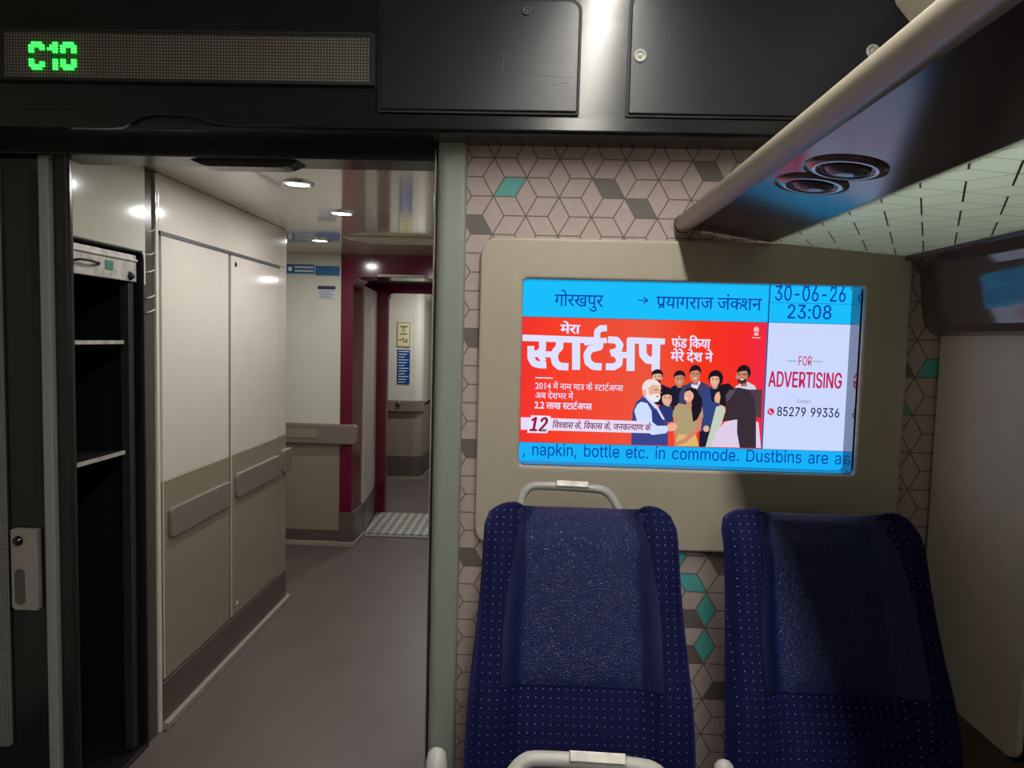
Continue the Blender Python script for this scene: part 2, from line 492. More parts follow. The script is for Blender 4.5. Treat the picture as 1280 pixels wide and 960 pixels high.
# right side of the saloon
struct(MB().box(XR + 0.03, XR + 0.09, -2.6, D + .04, 0, 1.95).build('wall_right', mat('side_lower', (118, 102, 90), 0.5, noise=0.05)))
sp = MB().prism([(y, z) for y, z in rrect(1.497, 1.888, 0.577, 1.545, [0.04, 0.02, 0.01, 0.02])], XR, XR + 0.032, 'x')
struct(sp.build('wall_side_panel', M['side_beige'], bevel=0.004), 'beige side wall panel with rounded lower corner right of the seats', 'wall panel')
struct(MB().prism(rrect(1.49, 1.893, 0.568, 1.552, [0.044, 0.02, 0.01, 0.02]), XR + 0.012, XR + 0.034, 'x').build('trim_8', M['gasket']), 'dark shadow gap round the beige side panel', 'gap seal')
# grey moulding below the rack on the side wall
mo = MB().prism([(0.998, 1.740), (1.038, 1.724), (1.049, 1.702), (1.061, 1.60), (1.070, 1.565), (1.085, 1.547), (1.105, 1.538), (1.15, 1.533), (1.15, 1.80), (1.0, 1.80)], -2.55, 1.897, 'y')
struct(mo.build('trim_9', M['side_grey'], bevel=0.004, seg=2), 'glossy grey-brown moulding on the side wall under the luggage rack', 'moulding')

# ------------------------------------------------------------------ vestibule shell
struct(MB().box(-1.95, -0.15, 2.02, 4.80, CEIL, CEIL + 0.04).build('ceiling_vestibule', M['vest_ceiling']), 'glossy beige ceiling of the vestibule', 'ceiling')
struct(MB().box(-0.20, -0.15, 2.02, 8.6, 0, CEIL).build('wall_vestibule_right', M['cream']))
struct(MB().box(-1.98, -1.93, 3.70, 4.80, 0, CEIL).build('wall_vestibule_left', M['cream']))
struct(MB().box(-1.42, XL - 0.02, 3.72, 3.74, 0, CEIL).build('trim_10', M['cream']), 'cream return behind the locker corner', 'wall return')
# back wall of the vestibule, left of the burgundy portal
BY = 4.73
bw = MB()
bw.box(-1.95, -1.33, BY, BY + 0.05, 0.90, CEIL, 0)
bw.box(-1.95, -1.33, BY - 0.012, BY + 0.04, 0.865, 1.905, 0)
bw.box(-1.95, -1.33, BY - 0.006, BY + 0.05, 0.11, 0.87, 1)
struct(bw.build('wall_vestibule_back', [M['cream'], M['taupe']], bevel=0.003), 'cream and taupe back wall left of the burgundy portal', 'wall')
bb = MB().box(-1.95, -1.32, BY - 0.012, BY + .05, 0.03, 0.115)
bb.box(-1.335, -1.225, BY - 0.022, BY + .26, 0.03, 0.245)
struct(bb.build('baseboard_back', M['plinth'], bevel=0.004))
sb = MB().box(-1.95, -1.315, BY - 0.03, BY + .0, 0.0, 0.035)
sb.box(-1.34, -1.215, BY - 0.035, BY + .26, 0.0, 0.035)
struct(sb.build('baseboard_back_strip', M['skirt'], bevel=0.004))

# burgundy portal (gangway doorway)
def portal(name, y0, y1, xo0, xo1, xi0, xi1, zi, zo, r, m, z0=0.0):
    """arch shaped frame, inner corners rounded"""
    n = 8
    left_i = [(xi0, z0)]; left_o = [(xo0, z0)]
    h_ = n // 2
    for k in range(n + 1):
        a = math.radians(180 - 90 * k / n); left_i.append((xi0 + r + r * math.cos(a), zi - r + r * math.sin(a)))
        left_o.append((xo0, zi - r + (zo - zi + r) * k / h_) if k <= h_ else (xo0 + (xi0 + r - xo0) * (k - h_) / h_, zo))
    right_i = [(xi1, z0)]; right_o = [(xo1, z0)]
    for k in range(n + 1):
        a = math.radians(90 * k / n); right_i.append((xi1 - r + r * math.cos(a), zi - r + r * math.sin(a)))
        right_o.append((xo1, zi - r + (zo - zi + r) * k / h_) if k <= h_ else (xo1 + (xi1 - r - xo1) * (k - h_) / h_, zo))
    inner = left_i + right_i[::-1]; outer = left_o + right_o[::-1]
    g = MB(); N = len(inner)
    v = [(p[0], y0, p[1]) for p in outer] + [(p[0], y0, p[1]) for p in inner] + [(p[0], y1, p[1]) for p in outer] + [(p[0], y1, p[1]) for p in inner]
    f = []
    for i in range(N - 1):
        f += [(i, i + 1, N + i + 1, N + i), (2 * N + i, 3 * N + i, 3 * N + i + 1, 2 * N + i + 1), (i + 1, i, 2 * N + i, 2 * N + i + 1), (N + i, N + i + 1, 3 * N + i + 1, 3 * N + i)]
    g.faces_of(v, f)
    return g.build(name, m)
struct(portal('door_2', BY - 0.018, BY + 0.27, -1.332, -0.20, -1.245, -0.33, 1.905, CEIL + 0.01, 0.07, M['burgundy'], 0.24), 'glossy burgundy portal frame around the gangway opening', 'doorway frame')
# flaring pale side of the gangway
gs = MB()
for z0, z1, mi in ((0.24, 1.86, 0),):
    gs.prism([(-1.24, BY + .27), (-1.232, BY + .27), (-1.292, 5.64), (-1.34, 5.64), (-1.34, BY + .27)], z0, z1, 'z', mi)
gs.prism([(-1.24, BY + .26), (-1.222, BY + .26), (-1.285, 5.64), (-1.34, 5.64), (-1.34, BY + .26)], 0.0, 0.245, 'z', 1)
struct(gs.build('wall_gangway', [M['cream'], M['plinth']]), 'pale flaring side wall of the gangway between two burgundy frames', 'wall')
struct(MB().box(-1.34, -0.2, BY + .25, 5.66, 1.93, 1.98).build('ceiling_gangway', M['black_matte']))
struct(portal('door_3', 5.64, 5.72, -1.40, -0.20, -1.207, -0.36, 1.855, 2.05, 0.07, M['burgundy']), 'second burgundy frame at the far end of the gangway', 'doorway frame')

# far coach end: curved wall
fw = MB()
def far_outline(off):
    pts = [(-1.95, 7.05 - off), (-1.50, 7.05 - off), (-1.25, 7.06 - off)]
    for k in range(7):
        a = math.radians(-90 + 80 * k / 6)
        pts.append((-1.22 + (0.09 + off) * math.cos(a), 7.15 + (0.09 + off) * math.sin(a)))
    pts += [(-1.115 + off, 8.55), (-1.95, 8.55)]
    return pts
fw.prism(far_outline(0), 0.80, 2.2, 'z', 0)
fw.prism(far_outline(0.004), 0.24, 0.76, 'z', 1)
fw.prism(far_outline(0.012), 0.0, 0.245, 'z', 2)
fw.prism(far_outline(0.025), 0.0, 0.03, 'z', 3)
struct(fw.build('wall_far', [M['cream'], M['taupe'], M['plinth'], M['skirt']]), 'cream curved wall of the next coach with taupe dado', 'wall')
struct(MB().box(-1.95, -0.2, 5.72, 8.6, 2.12, 2.16).build('ceiling_far', M['ceil']))
struct(MB().box(-1.2, -0.2, 8.5, 8.56, 0, 2.2).build('wall_far_end', M['cream']))
# dark door frame edge deep in the next coach
fd = MB().box(-1.09, -1.035, 7.9, 7.96, 0.0, 1.92, 0)
fd.box(-1.05, -0.95, 7.96, 8.0, 0.0, 2.0, 1)
struct(fd.build('door_4', [M['seat_base'], M['cream']]), 'narrow dark door edge deep in the next coach', 'door')

# ------------------------------------------------------------------ sliding door leaf at the left and its jamb
jm = MB().box(-1.364, -1.318, 1.91, 1.935, 0, 2.0)
struct(jm.build('trim_12', M['black_gloss'], bevel=0.008), 'black jamb on the left of the doorway', 'door jamb')
dl_ = MB().box(-1.93, -1.366, 1.915, 1.955, 0.02, 1.978)
door = struct(dl_.build('door_1', M['black'], bevel=0.004), 'black sliding door leaf pushed open at the far left', 'door')
MB().prism(rrect(-1.90, -1.512, 0.25, 1.955, 0.02), 1.908, 1.922, 'y').build('glass_pane', M['frit'], door)
MB().box(-1.394, -1.364, 1.895, 1.93, 0.03, 1.972).build('edge_profile', M['strip'], door, bevel=0.004)
MB().box(-1.43, -1.402, 1.909, 1.916, 0.95, 1.935).build('seal', M['gasket'], door, bevel=0.002)
lk = MB().prism(rrect(-1.497, -1.419, 0.674, 0.914, [0.014, 0.003, 0.003, 0.008]), 1.897, 1.917, 'y').build('lock_plate', M['lock_grey'], door, bevel=0.002)
tag(lk, 'pale grey lock plate')
MB().lathe([(0, -.012), (0.008, -.011), (0.013, -.006), (0.015, 0.0), (0.015, 0.006)], (-1.474, 1.897, 0.880), 20, (0, 1, 0)).build('lock_cylinder', M['dark_chrome'], lk)
MB().prism(rrect(-1.486, -1.456, 0.690, 0.797, 0.0149), 1.8955, 1.8975, 'y').build('pull_recess', M['seat_base'], lk)

# ================================================================== THINGS ON THE BULKHEAD
FYH = HY - 0.0095
# LED sign
p0, p1 = at(22, 44, FYH), at(465, 103, FYH)
LX0, LX1, LZ0, LZ1 = -1.372, -0.425, 2.139, 2.252
led = empty('led_sign', (LX0, FYH, LZ0))
tag(led, 'long LED matrix sign above the doorway lit green with C10 at its left end', 'sign')
MB().ring(rrect(LX0 - 0.03, LX1 + 0.008, LZ0 - 0.008, LZ1 + 0.008, 0.004, 2), rrect(LX0, LX1, LZ0, LZ1, 0.002, 2), FYH - 0.0065, FYH + 0.012, 'y').build('frame', M['black_matte'], led)
MB().box(LX0 - .001, LX1 + .001, FYH - 0.002, FYH + 0.012, LZ0 - .001, LZ1 + .001).build('matrix_board', M['led_board'], led)
GLY = {'C': [".####.", "######", "##..##", "##....", "##....", "##....", "##....", "##..##", "######", ".####."],
       '1': ["..##", ".###", "####", "..##", "..##", "..##", "..##", "..##", "..##", "..##"],
       '0': [".####.", "######", "##..##", "##..##", "##..##", "##..##", "##..##", "##..##", "######", ".####."]}
PT = 0.0070
x = at(38.5, 70, FYH).x
for ch in 'C10':
    gl = GLY[ch]; g = MB()
    for r_, row in enumerate(gl):
        for c_, k in enumerate(row):
            if k == '#':
                g.lathe([(0, -0.0034), (0.002, -0.003), (0.0029, -0.001), (0.0031, 0.0005)], (x + c_ * PT, FYH - 0.0025, at(60, 53, FYH).z - 0.003 - r_ * PT), 6, (0, 1, 0), mi=1 if r_ in (4, 5) else 0)
    x += (len(gl[0]) + 0.9) * PT
    tag(g.build('lit_character', [M['led'], M['led_dim']], led), 'green glowing character ' + ch)

# access panels
def access_panel(x0, x1, z0, z1, label, rad):
    t = empty('access_panel', ((x0 + x1) / 2, FYH, z0))
    tag(t, label, 'access panel')
    MB().prism(rrect(x0 - .006, x1 + .006, z0 - .006, z1 + .006, rad), FYH - 0.0015, FYH + 0.004, 'y').build('shadow_gap', M['gasket'], t)
    MB().prism(rrect(x0, x1, z0, z1, rad), FYH - 0.007, FYH + 0.003, 'y').build('panel', M['black_panel'], t, bevel=0.0028, seg=3)
    return t
q0, q1 = at(470, 5, FYH), at(721, 141, FYH)
pl = access_panel(-0.40, q1.x, q1.z, at(700, 2, FYH).z, 'black access panel with scratches left of the bright column and right of the LED sign', [0.006, 0.006, 0.03, 0.02])
q2 = at(785, 143, FYH)
pr = access_panel(q2.x, 0.965, q2.z, at(790, -2, FYH).z, 'black access panel with a round chrome lock above the luggage rack end', [0.006, 0.006, 0.02, 0.02])
def lock(px, py, parent, name, r, m, ringed=True):
    c = at(px, py, FYH - 0.007)
    prof = [(0, -0.004), (r * .28, -0.004), (r * .30, -0.001), (r * .62, -0.001), (r * .66, -0.005), (r * .9, -0.005), (r, -0.002), (r, 0.001)]
    return MB().lathe(prof, c, 20, (0, 1, 0)).build(name, m, parent)
lock(658, 14, pl, 'screw', 0.011, M['seat_base'])
lock(800, 70, pr, 'lock', 0.0165, M['alu'])
lock(1091, 64, pr, 'lock', 0.0165, M['alu'])
# scratches on the left panel
for k, pts in enumerate(([(597, 73), (622, 80), (648, 90), (680, 95), (716, 97)], [(598, 72), (628, 83), (640, 88)], [(672, 98), (676, 103), (670, 94)], [(655, 124), (663, 120), (672, 114), (683, 122)], [(690, 108), (703, 103), (712, 104)], [(630, 66), (629, 92)])):
    MB().tube([at(x, y, FYH - 0.0072) for x, y in pts], 0.0007, 5, flat=0.4).build('scratch', M['scuff'], pl)
# sensor hump under the door track
sx0, sx1 = -0.985, -0.66
sn = MB()
pr_ = []
for k in range(17):
    t_ = k / 16; x_ = sx0 + (sx1 - sx0) * t_
    d_ = 0.020 * min(1, math.sin(math.pi * min(max(t_, 0), 1)) * 2.2)
    pr_.append((x_, 1.986 - d_))
sn.prism([(sx0, 1.99)] + pr_ + [(sx1, 1.99)], 1.93, 1.99, 'y')
tag(sn.build('door_sensor', M['black_gloss'], bevel=0.004), 'black elongated door sensor hump hanging under the door track', 'sensor')

# ================================================================== INFORMATION SCREEN
scr = empty('information_screen', (0.435, D, 0.92))
tag(scr, 'wall-mounted information screen with blue bars and red advert in a beige surround', 'screen')
PX0, PX1, PZ0, PZ1 = -0.147, 1.022, 0.920, 1.778
sur = MB()
n_ = 6
op = rrect(SX0, SX1, SZ0, SZ1, 0.012, n_)
sur.ring(rrect(PX0, PX1, PZ0, PZ1, [0.05, 0.05, 0.05, 0.05], n_), op, D - 0.022, D + 0.012, 'y')
sur.build('surround', M['beige'], scr, bevel=0.007, seg=3)
DY = D + 0.060
rv = MB()
ro = rrect(SX0 - .004, SX1 + .004, SZ0 - .004, SZ1 + .004, 0.012, n_)
ri = rrect(SX0, SX1, SZ0, SZ1, 0.012, n_)
rv.ring(ro, ri, D - 0.006, DY + 0.004, 'y')
tag(rv.build('reveal', M['reveal'], scr), 'mirror-like inner edge of the screen recess')
disp = MB().box(SX0 - .02, SX1 + .02, DY + 0.002, DY + 0.02, SZ0 - .02, SZ1 + .02).build('display', M['black_matte'], scr)
LAY = [0]
def lay():
    LAY[0] += 1
    return DY - 0.00003 * LAY[0]
EM = {}
def em(rgb, s=1.0):
    k = (rgb, s)
    if k not in EM: EM[k] = emit('screen_%d_%d_%d' % rgb, rgb, s)
    return EM[k]
def sp_(px, py, Y):
    p = at(px, py, Y); return (p.x, Y, p.z)
def zfix(px, py): return at(px, py, DY).z
RZ1, RZ0 = zfix(800, 399), zfix(800, 557)      # advert top / ticker top
AXR = at(956, 470, DY).x
y_ = lay()
def flat(name, x0, x1, z0, z1, m, label=None):
    y = lay()
    o = MB().poly([(x0, y, z0), (x1, y, z0), (x1, y, z1), (x0, y, z1)]).build(name, m, disp)
    if label: tag(o, label)
    return o
BL = (26, 190, 252); INK = (8, 66, 168)
flat('destination_bar', SX0, AXR + .002, RZ1, SZ1, em(BL), 'bright blue destination bar')
flat('clock_panel', AXR + .003, SX1 + .004, RZ1, SZ1, em(BL), 'bright blue date and time panel')
flat('ticker_bar', SX0, SX1 + .004, SZ0 - .01, RZ0, em((24, 178, 250)), 'bright blue ticker bar')
def redmat():
    m = emit('advert_red', (240, 60, 40))
    nt = m.node_tree; em_ = [n for n in nt.nodes if n.type == 'EMISSION'][0]
    g = nt.nodes.new('ShaderNodeTexCoord'); s = nt.nodes.new('ShaderNodeSeparateXYZ'); nt.links.new(g.outputs['Object'], s.inputs[0])
    mr = nt.nodes.new('ShaderNodeMapRange'); mr.inputs['From Min'].default_value = -0.463; mr.inputs['From Max'].default_value = 0.245
    nt.links.new(s.outputs['X'], mr.inputs['Value'])
    r = nt.nodes.new('ShaderNodeValToRGB'); c = r.color_ramp
    c.elements[0].position = 0; c.elements[0].color = lin((240, 52, 48)); c.elements[1].position = 1; c.elements[1].color = lin((240, 40, 74))
    for p, q in ((0.12, (248, 62, 40)), (0.5, (236, 84, 62)), (0.72, (246, 54, 26)), (0.9, (244, 44, 44))):
        x = c.elements.new(p); x.color = lin(q)
    nt.links.new(mr.outputs[0], r.inputs['Fac']); nt.links.new(r.outputs['Color'], em_.inputs[0])
    return m
flat('advert_picture', SX0, AXR, RZ0 + .001, RZ1 - .001, redmat(), 'red advert picture')
flat('advert_card', AXR + .004, SX1 + .004, RZ0 + .001, RZ1 - .001, em((204, 216, 254)), 'white advertising card')
flat('divider', AXR, AXR + .004, RZ0, SZ1, em((20, 90, 150)))
flat('divider', AXR + .003, SX1 + .004, zfix(1005, 379) - .001, zfix(1005, 379) + .0005, em((20, 120, 200)))

# --- lettering: outlines of the sans-serif characters used on the screen (x y pairs in 1/1000 em, then triangles)
LATIN = {
    ',': (188, '38 -119 68 71 137 71 84 -119', 'ÀÂÁÀÃÂ'),
    '-': (453, '337 244 337 188 114 188 114 244', 'ÂÀÃÂÁÀ'),
    '.': (188, '95 -4 78 -1 63 9 53 24 50 41 53 59 63 73 78 83 95 87 113 83 128 73 138 59 141 41 138 24 128 9 113 -1', 'ÇÉÈÆÉÇÆÊÉÅÊÆÅËÊÄËÅÄÌËÃÌÄÃÍÌÂÍÃÂÎÍÁÎÂÁÏÎÀÏÁ'),
    '0': (453, '227 -7 174 1 130 24 95 62 69 113 53 178 48 254 53 330 69 395 95 447 130 484 174 508 227 516 279 508 323 484 358 447 384 395 400 330 405 254 400 178 384 113 359 62 323 24 279 1 227 50 261 56 290 74 313 103 330 144 340 194 344 254 340 314 330 365 313 405 290 435 261 453 227 460 192 453 163 435 140 405 123 365 113 314 109 254 113 194 123 144 140 103 163 74 192 56', 'ËÍÌÊÍËÊÎÍÉÎÊÉäÎäÏÎÉåäãÏäÉæåâÏãÈæÉâÐÏÈçæáÐâÈèçàÐáÇèÈàÑÐÇéèßÑàÆéÇßÒÑÆêéÞÒßÅêÆÅëêÝÒÞÝÓÒÅìëÜÓÝÄìÅÜÔÓÄíìÛÔÜÃíÄÛÕÔÃîíÚÕÛÃïîÙÕÚÂïÃÙÖÕÂØïØÖÙÂÖØÁÖÂÁ×ÖÁÀ×'),
    '1': (453, '76 0 76 55 391 55 391 0 276 509 276 0 212 0 212 448 209 448 86 358 86 427 198 509', 'ÊÄËÊÈÄÈÇÄÇÅÄÊÉÈÆÅÇÀÂÁÀÃÂ'),
    '2': (453, '64 0 64 47 234 229 261 257 282 282 299 305 311 327 318 348 320 371 317 397 308 419 293 436 273 449 250 457 224 460 196 457 172 447 153 433 139 413 130 390 127 362 66 362 71 405 86 442 111 473 143 496 182 511 225 516 268 511 306 497 337 474 361 445 376 411 381 372 378 345 371 318 357 290 336 259 306 223 267 180 153 60 153 57 389 57 389 0', 'ÚÜÛÚÝÜÙÝÚÙÞÝØÞÙØßÞ×ÏØÏÎØÎÍØÍßØÌßÍ×ÐÏËßÌ×ÑÐËàßÖÑ×ÊàËÖÒÑÉàÊÖÓÒÉáàÕÓÖÈáÉÕÔÓÈâáÇâÈÆâÇÆãâÅãÆÅäãÄäÅÄåäÃåÄÃæåÂæÃÁæÂÁçæÁèçÁéèÁêéÁëêÀëÁ'),
    '3': (453, '218 -7 173 -3 133 10 98 30 70 57 52 91 44 132 109 132 115 107 126 87 144 71 165 59 191 52 219 50 248 53 275 61 297 74 315 93 325 116 329 145 326 172 316 196 299 217 275 234 242 244 201 248 157 248 157 299 288 448 288 452 70 452 70 509 372 509 372 461 211 278 211 289 264 288 308 276 344 253 371 222 387 186 393 145 387 103 370 66 344 36 309 12 266 -2', 'ÞàßÞáàÞÝáÝÜáÜâáÛãÜãâÜÚãÛÚäãÚåäÚæåÚÙæÙØæØçæ×çØÖç×ÖèçÕèÖÔèÕÔéèÓéÔÒéÓÒêéÅÇÆÅÈÇÑêÒÅÉÈÑëêÐëÑÄÉÅÄÊÉÏëÐÄËÊÏìëÎìÏÄÌËÃÌÄÍìÎÃÍÌÃìÍÃíìÂíÃÂîíÁîÂÁÀî'),
    '5': (453, '221 -7 178 -2 140 11 108 32 83 60 66 93 60 130 122 130 127 108 138 89 154 73 173 60 196 52 221 50 250 53 276 64 298 82 314 104 324 131 328 162 324 193 314 221 297 244 275 262 248 273 218 277 192 275 167 268 145 258 128 246 67 253 96 509 366 509 366 452 151 452 134 301 136 301 155 315 178 325 203 331 229 334 263 330 294 321 321 306 345 285 364 260 379 231 388 199 391 163 385 117 369 76 343 41 309 15 268 -1', 'ÞâßâàßâáàÞãâçéèæéçæêéåêæåëêäëåäìëÞäãÞÚäÚÙäÙìäÙíìØíÙÞÛÚ×íØÞÜÛÖí×ÖîíÞÝÜÕîÖÕïîÔïÕÔðïÓðÔÓñðÒñÓÑñÒÅÇÆÅÈÇÑòñÅÉÈÐòÑÄÉÅÄÊÉÏòÐÏóòÄËÊÎóÏÄÌËÃÌÄÍóÎÃÍÌÃóÍÃôóÂôÃÂõôÁõÂÁÀõ'),
    '6': (453, '226 -7 182 -1 142 15 109 40 84 74 69 115 64 162 68 199 80 239 102 285 137 340 252 509 322 509 151 261 145 261 154 275 165 288 179 299 196 307 214 312 235 314 278 309 316 295 346 271 370 240 384 201 389 157 384 112 368 73 343 39 310 14 271 -2 226 48 254 52 279 63 299 79 314 101 324 128 327 157 324 187 314 213 299 235 279 251 254 262 226 265 198 262 174 252 153 235 138 214 128 188 125 158 128 128 138 102 153 79 174 63 198 52', 'ÊÌËÊÐÌÐÍÌÉÐÊÓÕÔÒÕÓÒÖÕÑÖÒÐÖÑÐ×ÖÉÏÐÍìÐì×ÐÈÏÉÈÎÏìë×ëØ×ÍíìÍîíêØëÈÍÎÈîÍÈïîéØêéÙØÇïÈÇðïèÙéÇñðçÙèçÚÙÆñÇÆòñæÚçÅòÆÅóòåÚæåÛÚÅôóäÛåÄôÅäÜÛÄõôãÜäÄöõâÜãÃöÄâÝÜÃ÷öáÝâÃà÷àÝáÃÝàÂÝÃÂÞÝÁÞÂÁßÞÀßÁ'),
    '7': (453, '97 0 323 448 323 452 62 452 62 509 391 509 391 449 165 0', 'ÃÅÄÃÂÅÂÆÅÁÆÂÁÇÆÀÇÁ'),
    '8': (453, '226 -7 178 -2 136 11 101 33 74 62 57 96 52 135 55 166 65 195 81 220 101 241 125 256 153 265 153 267 119 282 93 308 76 342 70 380 75 417 90 450 114 477 146 498 184 511 226 516 269 511 306 498 337 477 361 450 377 417 382 380 376 342 359 308 333 282 300 267 300 265 327 256 351 241 372 220 387 195 397 166 401 135 395 96 378 62 352 33 317 11 275 -2 226 49 258 52 285 60 307 74 323 91 333 113 337 139 333 165 322 189 305 208 283 223 256 232 226 235 196 232 169 223 147 208 130 189 119 165 115 139 119 113 129 91 145 74 167 60 195 52 226 290 252 292 274 300 293 313 307 330 316 351 319 376 316 399 308 420 294 437 275 449 252 457 226 460 200 457 177 449 159 437 145 420 136 399 133 376 136 351 145 330 159 313 178 300 201 292', 'ÖØ×ÕØÖÕÙØÔÙÕÔÚÙÓÚÔÓĒÚĒÛÚÓēĒđÛĒÓĔēĐÛđÒĔÓĐÜÛÒĕĔďÜĐÒĖĕĎÜďÒėĖčÜĎÑėÒčÝÜÑĘėČÝčÐĘÑČÞÝÐęĘċÞČÐĚęĊÞċĊßÞÏĚÐÏěĚĉßĊÏĜěĈßĉĈàßÎĜÏÎĝĜćàĈÎĆĝĆàćÎàĆÎáàÍáÎÌáÍÌâáËâÌËãâÊãËÊäãÉúÊúäÊúåäÉûúùåúÉüûøåùÉýü÷åøÈýÉ÷æåÈþýöæ÷ÇþÈöçæÇÿþõçöÆÿÇõèçÆĀÿôèõÆāĀóèôÅāÆóéèÅĂāòéóÄĂÅòêéÄăĂñêòÄĄăðêñÃĄÄðëêÃąĄïëðÃîąîëïÃëîÂëÃÂìëÁìÂÁíìÀíÁ'),
    '9': (453, '226 516 271 510 310 494 343 468 368 434 384 393 389 347 385 309 373 270 350 224 315 168 200 0 130 0 301 248 307 248 299 234 287 221 273 210 257 202 238 196 218 195 175 199 137 214 106 237 83 269 68 307 64 352 69 397 85 436 110 469 143 494 182 510 226 460 199 457 174 446 154 429 138 407 129 381 125 352 129 322 138 295 154 274 174 257 199 247 226 243 254 247 279 257 299 273 314 295 324 321 327 350 324 381 314 407 299 429 279 446 254 457', 'ßÁÀÞÁßÞÂÁÝÂÞÝÃÂÜáÝáàÝàÃÝà÷Ã÷ÄÃÜâáöÄ÷ÜãâõÄöÛãÜõÅÄÛäãôÅõÛåäóÅôÚåÛóÆÅÚæåòÆóÙæÚÙçæñÆòñÇÆÙèçðÇñðÈÇØèÙØéèïÈðØêéîÈïîÎÈÎÉÈ×êØ×ëêíÍîÍÎîíÑÍÑÌÍÏÉÎ×ìëìÑí×ÑìÖÑ×ÐÉÏÐÊÉÑÊÐÕÑÖÕÒÑÌÊÑÕÓÒÔÓÕÌËÊ'),
    ':': (188, '95 271 78 274 63 284 53 299 50 316 53 334 63 349 78 359 95 362 113 359 128 349 138 334 141 316 138 299 128 284 113 274 95 -4 78 -1 63 9 53 24 50 41 53 59 63 73 78 83 95 87 113 83 128 73 138 59 141 41 138 24 128 9 113 -1', '×ÙØÖÙ×ÖÚÙÕÚÖÕÛÚÔÛÕÔÜÛÓÜÔÓÝÜÒÝÓÒÞÝÑÞÒÑßÞÐßÑÇÉÈÆÉÇÆÊÉÅÊÆÅËÊÄËÅÄÌËÃÌÄÃÍÌÂÍÃÂÎÍÁÎÂÁÏÎÀÏÁ'),
    'A': (480, '16 0 201 509 276 509 463 0 395 0 287 302 276 334 264 372 250 420 232 478 245 478 228 419 213 371 201 333 191 302 85 0 110 142 110 199 370 199 370 142', 'ÀÉÁÉÂÁÉÊÂÊÃÂÀÑÉÑËÉËÈÉËÈÊÈÒÊÒÃÊÇÒÈÑÌËÆÒÇÑÍÌÅÒÆÑÎÍÑÐÎÐÏÎÄÓÅÓÒÅÀÐÑÐÒÑÐÓÒÓÃÒÀÏÐÄÃÓ'),
    'C': (510, '267 -7 205 1 150 25 104 63 70 115 48 179 40 254 48 329 70 393 104 445 150 484 205 508 267 516 305 513 340 504 373 490 402 471 427 447 448 418 463 385 473 348 408 348 401 373 389 395 375 413 357 428 337 440 315 449 292 454 267 456 223 450 184 432 150 403 125 364 109 314 103 254 109 194 125 145 151 105 184 76 223 59 267 53 292 55 315 60 337 69 357 81 375 96 389 114 401 136 408 160 473 160 463 124 448 91 428 62 402 38 373 19 341 5 305 -4', 'ËÍÌËÎÍÊÎËÊÏÎÊÐÏÉÐÊÉÝÐÝÑÐÉÞÝÜÑÝÛÑÜÉßÞÚÑÛÚÒÑÈßÉÙÒÚÈàßØÒÙØÓÒ×ÓØÈáàÖÓ×ÇáÈÖÔÓÕÔÖÇâáÆâÇÆãâÅãÆÅäãÅåäÄåÅðòñðóòÄæåïóðïôóÃæÄîôïÃçæíôîíõôìõíÃèçëõìÂèÃëöõêöëÂéèéöêÂöéÂ÷öÁ÷ÂÁø÷ÁùøÀùÁ'),
    'D': (502, '219 0 291 8 351 31 398 68 433 119 455 181 462 255 455 329 433 391 399 441 353 478 294 501 225 509 215 57 272 63 318 81 354 110 379 149 394 198 399 255 394 312 379 361 354 399 320 428 275 446 221 452 60 0 122 0 122 509 60 509 122 0 217 0 217 57 122 57 122 452 223 452 223 509 122 509', 'ÀÁÎÀÎÍÁÂÏÁÏÎÂÃÐÂÐÏÃÄÑÃÑÐÄÅÒÄÒÑÅÆÓÅÓÒÆÇÔÆÔÓÇÈÕÇÕÔÈÉÖÈÖÕÉÊ×É×ÖÊËØÊØ×ËÌÙËÙØÚÛÜÚÜÝÞßàÞàáâãäâäå'),
    'E': (419, '60 0 60 509 372 509 372 452 125 452 125 286 355 286 355 229 125 229 125 57 375 57 375 0', 'ÀÄÁÄÂÁÄÃÂÀÅÄÀÈÅÈÆÅÈÇÆÀÉÈÀÊÉÀËÊ'),
    'F': (410, '60 0 60 509 369 509 369 452 125 452 125 278 346 278 346 221 125 221 125 0', 'ÀÄÁÄÂÁÄÃÂÀÅÄÀÈÅÈÆÅÈÇÆÀÉÈ'),
    'G': (520, '269 -7 205 1 149 25 104 64 69 116 47 179 40 254 47 329 69 393 103 445 149 484 203 508 265 516 304 513 340 504 374 489 403 469 429 445 449 416 465 384 474 349 408 349 399 372 387 393 373 411 356 427 337 439 315 448 291 454 265 456 222 450 183 432 150 404 125 364 109 314 103 254 109 194 125 145 151 105 184 76 224 59 269 53 309 57 345 71 374 93 396 123 410 160 415 202 434 199 283 199 283 256 478 256 478 200 471 141 451 91 419 50 377 19 326 0', 'ËÍÌËÎÍÊÎËÊÏÎÊÐÏÉÐÊÉÝÐÝÑÐÉÞÝÜÑÝÛÑÜÉßÞÚÑÛÈßÉÚÒÑÙÒÚÈàßØÒÙØÓÒ×ÓØÈáàÇáÈÖÓ×ÖÔÓÕÔÖÇâáÆâÇÆãâñóòñïóïôóÅãÆÅäãñîïðôïðõôîðñîõðÅåäÄåÅíõîÄæåíöõìöíÃæÄÃçæëöìë÷öÃèçê÷ëÂèÃÂéèé÷êÂ÷éÂø÷ÁøÂÁùøÀùÁ'),
    'I': (182, '60 0 122 0 122 509 60 509', 'ÀÁÂÀÂÃ'),
